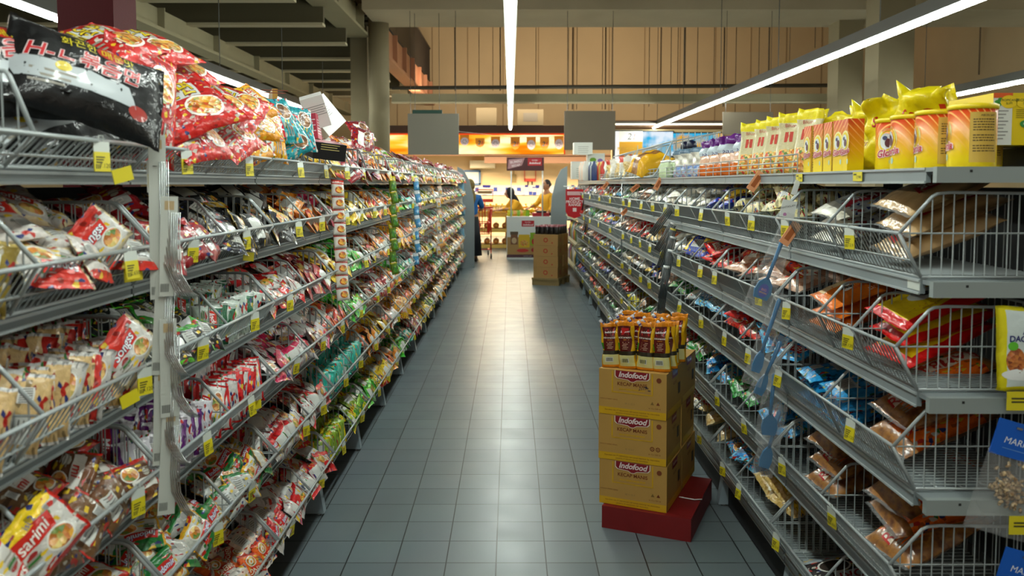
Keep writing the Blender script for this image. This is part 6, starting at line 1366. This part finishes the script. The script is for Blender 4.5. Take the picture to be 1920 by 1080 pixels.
# ------------------------------------------------------------------ people
SKIN = mat('skin', 'a8714e', rough=.55)
def skin(name, parent, pts, edges, rad, m, sub=2, root=0):
    me = bpy.data.meshes.new(name); me.from_pydata(pts, edges, []); me.materials.append(m); o = bpy.data.objects.new(name, me); C.objects.link(o); o.parent = parent
    md = o.modifiers.new('skin', 'SKIN'); md.use_smooth_shade = True
    for i, r in enumerate(rad):
        sv = me.skin_vertices[0].data[i]; sv.radius = (r, r) if not isinstance(r, tuple) else r; sv.use_root = (i == root)
    o.modifiers.new('sub', 'SUBSURF').levels = sub; o.modifiers['sub'].render_levels = sub
    return o
def person(loc, rz, label, hip, chest, head, hands, shirt, legs_m, hair, hijab=False, skirt=False, ht=1.0):
    """joints in local coordinates, facing -Y locally"""
    e = empty('person', label, 'person', loc, rz); V = Vector; hip, chest, head = V(hip), V(chest), V(head); hands = [V(h) for h in hands]
    up = (head - chest).normalized(); sh = [chest + V((-.17, 0, -.02)), chest + V((.17, 0, -.02))]; neck = chest + up * .09
    el = [(s_ + h) / 2 + V((.05 * (-1 if i == 0 else 1), .05, -.06)) for i, (s_, h) in enumerate(zip(sh, hands))]
    feet = [V((-.10, -.02, .06)), V((.10, .05, .06))]; kn = [(hip + f) / 2 + V((0, -.03, .0)) for f in feet]
    pts = [hip, (hip + chest) / 2, chest, neck, neck + up * .06]; edges = [(0, 1), (1, 2), (2, 3), (3, 4)]; rad = [(.15, .11), (.13, .10), (.16, .10), .055, .05]
    for i in range(2):
        b0 = len(pts); pts += [sh[i], el[i], hands[i]]; edges += [(2, b0), (b0, b0 + 1), (b0 + 1, b0 + 2)]; rad += [.06, .042, .028]
        b0 = len(pts); hp = hip + V((-.09 + .18 * i, 0, -.06)); pts += [hp, kn[i] + V((hp.x - hip.x, 0, 0)) * .4, feet[i] + V((0, 0, .03)), feet[i] + V((0, -.13, -.02))]; edges += [(0, b0), (b0, b0 + 1), (b0 + 1, b0 + 2), (b0 + 2, b0 + 3)]; rad += [.10, .065, .042, .035]
    skin('body', e, pts, edges, rad, SKIN)
    mb = MB(); hc = head; mb.ball(hc, (.075, .095, .115), SKIN, 18); mb.ball(hc + V((0, -.098, -.012)), (.014, .022, .022), SKIN, 8)
    for s_ in (-1, 1): mb.ball(hc + V((.030 * s_, -.082, .012)), (.013, .010, .008), mat('eye_white', 'e8e4dc'), 8); mb.ball(hc + V((.030 * s_, -.090, .012)), (.006, .005, .006), BLACK, 8); mb.ball(hc + V((.077 * s_, .0, 0)), (.012, .022, .03), SKIN, 8); mb.ball(hc + V((.030 * s_, -.086, .032)), (.018, .006, .004), BLACK, 6)
    mb.ball(hc + V((0, -.088, -.052)), (.024, .010, .008), mat('lips', '8a4038'), 8); mb.build('head', e)
    for i in range(2):     # hands: palm, four fingers and a thumb
        d = (hands[i] - el[i]).normalized(); sd = d.cross(V((0, 0, 1))).normalized(); up_ = sd.cross(d); mb = MB(); h0 = hands[i]
        mb.ball(h0 + d * .045, (.03, .045, .016), SKIN, 10, Matrix((sd, d, up_)).transposed())
        for k, L in enumerate((.062, .072, .068, .052)):
            b0 = h0 + d * .08 + sd * (-.024 + .016 * k); mb.tube([b0, b0 + d * L * .5 - up_ * .008, b0 + d * L * .85 - up_ * .028], [.0085, .008, .006], SKIN, 7)
        tb = h0 + d * .03 + sd * (-.028 if i else .028); ts = -1 if i else 1; mb.tube([tb, tb + d * .03 + sd * ts * .022 - up_ * .006, tb + d * .055 + sd * ts * .024 - up_ * .016], [.010, .009, .007], SKIN, 7); mb.build('hand', e)
    hp = hip + V((0, 0, -.05)); a = [hp, (hip + chest) / 2, chest, neck - up * .02]; ed = [(0, 1), (1, 2), (2, 3)]; rr_ = [(.185, .15), (.165, .13), (.185, .125), .075]
    for i in range(2): b0 = len(a); a += [sh[i], el[i], el[i] * .45 + hands[i] * .55]; ed += [(2, b0), (b0, b0 + 1), (b0 + 1, b0 + 2)]; rr_ += [.078, .058, .05]
    skin('shirt', e, a, ed, rr_, shirt)
    if skirt:
        mb = MB(); mb.lathe([(.24, .12), (.21, .5), (.17, hip.z + .02)], legs_m, n=22, sy=.75); mb.build('skirt', e)
    else:
        a = [hip]; ed = []; rr_ = [(.17, .13)]
        for i in range(2): b0 = len(a); h2 = hip + V((-.09 + .18 * i, 0, -.06)); a += [h2, kn[i] + V((h2.x, 0, 0)) * .4, feet[i] + V((0, 0, .06))]; ed += [(0, b0), (b0, b0 + 1), (b0 + 1, b0 + 2)]; rr_ += [.12, .085, .07]
        skin('trousers', e, a, ed, rr_, legs_m)
    for f in feet: mb = MB(); mb.ball(f + V((0, -.06, -.03)), (.045, .13, .035), BLACK, 12); mb.b2(f + V((-.04, -.18, -.06)), f + V((.04, .06, -.045)), BLACK); mb.build('shoe', e)
    if hijab:
        mb = MB(); mb.ball(hc + V((0, .018, .012)), (.098, .105, .130), hair, 18); mb.build('headscarf', e)
        skin('headscarf_drape', e, [hc + V((0, .03, -.03)), neck + V((0, .03, .03)), chest + V((0, .05, .0)), chest + V((.0, .09, -.22))], [(0, 1), (1, 2), (2, 3)], [(.09, .09), (.085, .09), (.165, .105), (.14, .03)], hair)
    else:
        mb = MB(); mb.ball(hc + V((0, .022, .030)), (.084, .092, .105), hair, 18); mb.ball(hc + V((0, .09, .02)), (.045, .05, .05), hair, 12); mb.build('hair', e)
    return e
YS = mat('shirt_yellow', 'dca018', rough=.8, bump=.3, bscale=20); BS = mat('shirt_blue', '1e5c9a', rough=.8, bump=.3, bscale=20); DT = mat('cloth_black', '14141a', rough=.9)
person((.26, 18.45, 0), -1.25, 'person in black headscarf and yellow top leaning over the bread rack', (0, 0, .80), (0, -.20, 1.10), (0, -.30, 1.30), [(-.14, -.52, .93), (.16, -.48, .95)], YS, DT, mat('scarf_black', '101014', rough=.85), True, True)
person((.84, 18.2, 0), -1.0, 'person in yellow shirt with tied dark hair reaching to the bread', (0, 0, .86), (0, -.03, 1.27), (0, -.06, 1.48), [(-.16, -.38, 1.0), (.20, -.20, .85)], YS, DT, mat('hair_dark', '2a1a12', rough=.7))
person((-.79, 16.0, 0), 3.0, 'person in blue top and black skirt with patterned headscarf behind the grey panel', (0, 0, .86), (0, -.02, 1.26), (0, -.04, 1.47), [(-.17, -.28, 1.03), (.17, -.28, 1.03)], BS, DT, ramp_mat('scarf_print', ['2a1c10', '6a5a20', '4a3018'], 25, 'n', .8, 0, 0), True, True)

# ------------------------------------------------------------------ hanging blank signs and far screens
SG_ = mat('sign_grey', '6c675a', rough=.6)
for (x0, y0, x1, y1, Y, lab, col) in ((765, 213, 860, 290, 14.4, 'blank grey hanging sign left of the lightbox', SG_), (1058, 208, 1154, 281, 14.4, 'blank grey-brown hanging sign right of the lightbox', mat('sign_brown', '5e5342', rough=.6)), (1355, 210, 1450, 252, 14.4, 'blank dark hanging sign above the cream pouches', mat('sign_brown', '5e5342')), (773, 206, 829, 214, 14.6, 'dark green sign edge behind the left blank sign', mat('sign_green', '12382c'))):
    p, q = at(x0, y1, Y), at(x1, y0, Y); e = empty('hanging_sign', lab, 'sign', (p.x, Y, p.z)); mb = MB(); mb.b2((0, 0, 0), (q.x - p.x, .03, q.z - p.z), col); mb.build('board', e)
    mb = MB(); [mb.tube([(x, .015, q.z - p.z), (x, .015, 4.5 - p.z)], .004, BLACK, 4) for x in (.05, q.x - p.x - .05)]; mb.build('wire', e)
for (x0, y0, x1, y1, Y, cols, em, lab) in ((1153, 246, 1203, 300, 20.24, ('ffffff', 'f8f4e8'), .9, 'glowing white window behind the promotion poster'), (1200, 247, 1262, 292, 20.24, ('e8f4ff', '38b8e8'), .85, 'glowing pale blue screen right of the poster'), (1262, 250, 1356, 290, 20.24, ('38b8e8', 'f0b028'), .8, 'bright blue and orange lit screen behind the clear bags')):
    p, q = at(x0, y1, Y), at(x1, y0, Y)
    m = bpy.data.materials.new('screen_glow'); m.use_nodes = True; nt = m.node_tree; nt.nodes.clear(); o_ = nt.nodes.new('ShaderNodeOutputMaterial'); em_ = nt.nodes.new('ShaderNodeEmission'); n_ = nt.nodes.new('ShaderNodeTexNoise'); n_.inputs['Scale'].default_value = 3; r_ = nt.nodes.new('ShaderNodeValToRGB')
    r_.color_ramp.elements[0].position = .4; r_.color_ramp.elements[0].color = lin(cols[0]); r_.color_ramp.elements[1].position = .6; r_.color_ramp.elements[1].color = lin(cols[1]); tc_ = nt.nodes.new('ShaderNodeTexCoord'); nt.links.new(tc_.outputs['Object'], n_.inputs['Vector'])
    nt.links.new(n_.outputs[0], r_.inputs[0]); nt.links.new(r_.outputs[0], em_.inputs[0]); em_.inputs[1].default_value = em * .5; nt.links.new(em_.outputs[0], o_.inputs[0])
    e = empty('lit_screen', lab, 'screen', (p.x, Y, p.z)); mb = MB(); mb.b2((0, 0, 0), (q.x - p.x, .05, q.z - p.z), m); mb.build('display', e); mb = MB(); mb.b2((-.03, .02, -.03), (q.x - p.x + .03, .09, q.z - p.z + .03), BLACK); mb.build('housing', e)
p, q = at(1161, 298, 20.22), at(1205, 246, 20.22); mb = MB(); W_, H_ = q.x - p.x, q.z - p.z; mb.b2((0, 0, 0), (W_, .01, H_), mat('poster_yellow', 'e0a018', rough=.6)); fn = lambda h: plane_fn((0, 0, 0), (1, 0, 0), (0, 0, 1), h)
flat_rect(mb, fn(.002), 0, H_ * .62, W_, H_, ink('f4ece0')); put_text(mb, '2', .22, ink('3a3040'), fn(.004), W_ * .42, H_ * .8, .2); put_text(mb, '!', .2, ink('c02838'), fn(.004), W_ * .62, H_ * .8, .2)
put_text(mb, 'PESTA PROMO', .10, ink('b83818'), fn(.004), W_ / 2, H_ * .36, 0, .004); put_text(mb, 'PESTA PROMO', .10, ink('f0d028'), fn(.006), W_ / 2, H_ * .36, 0, 0)
for k in range(5): flat_ell(mb, fn(.003), W_ * (.12 + .19 * k), H_ * .1, .05, .05, ink(['b84818', '8a8a90', 'a83018'][k % 3]), 8)
tag(mb.build('promotion_poster', loc=p), 'yellow promotion poster with a large two, right of the brown blank sign', 'poster')
# dark counter wall under the canopy at right
mb = MB(); mb.b2((2.5, 20.31, 0), (10, 20.5, 2.85), mat('far_wall_tan', 'a89068', rough=.8)); struct(mb.build('wall_side'))
mb = MB(); a, b = at(1150, 240, 20.6), at(1560, 228, 20.6); mb.b2((a.x, 20.2, a.z), (9.8, 20.7, b.z), FAS); struct(mb.build('trim_5'))
e = empty('linear_lamp', 'short warm lamp strip above the far lit screens', 'lamp', at(1153, 233, 19.9)); mb = MB(); mb.tube([(0, 0, 0), (2.6, 0, 0)], .02, emis('warm_glow', 'ffe8b8', 1.6), 8); mb.build('tube', e); mb = MB(); mb.b2((-.02, -.03, .02), (2.62, .03, .06), HOUS); mb.build('trunking', e)
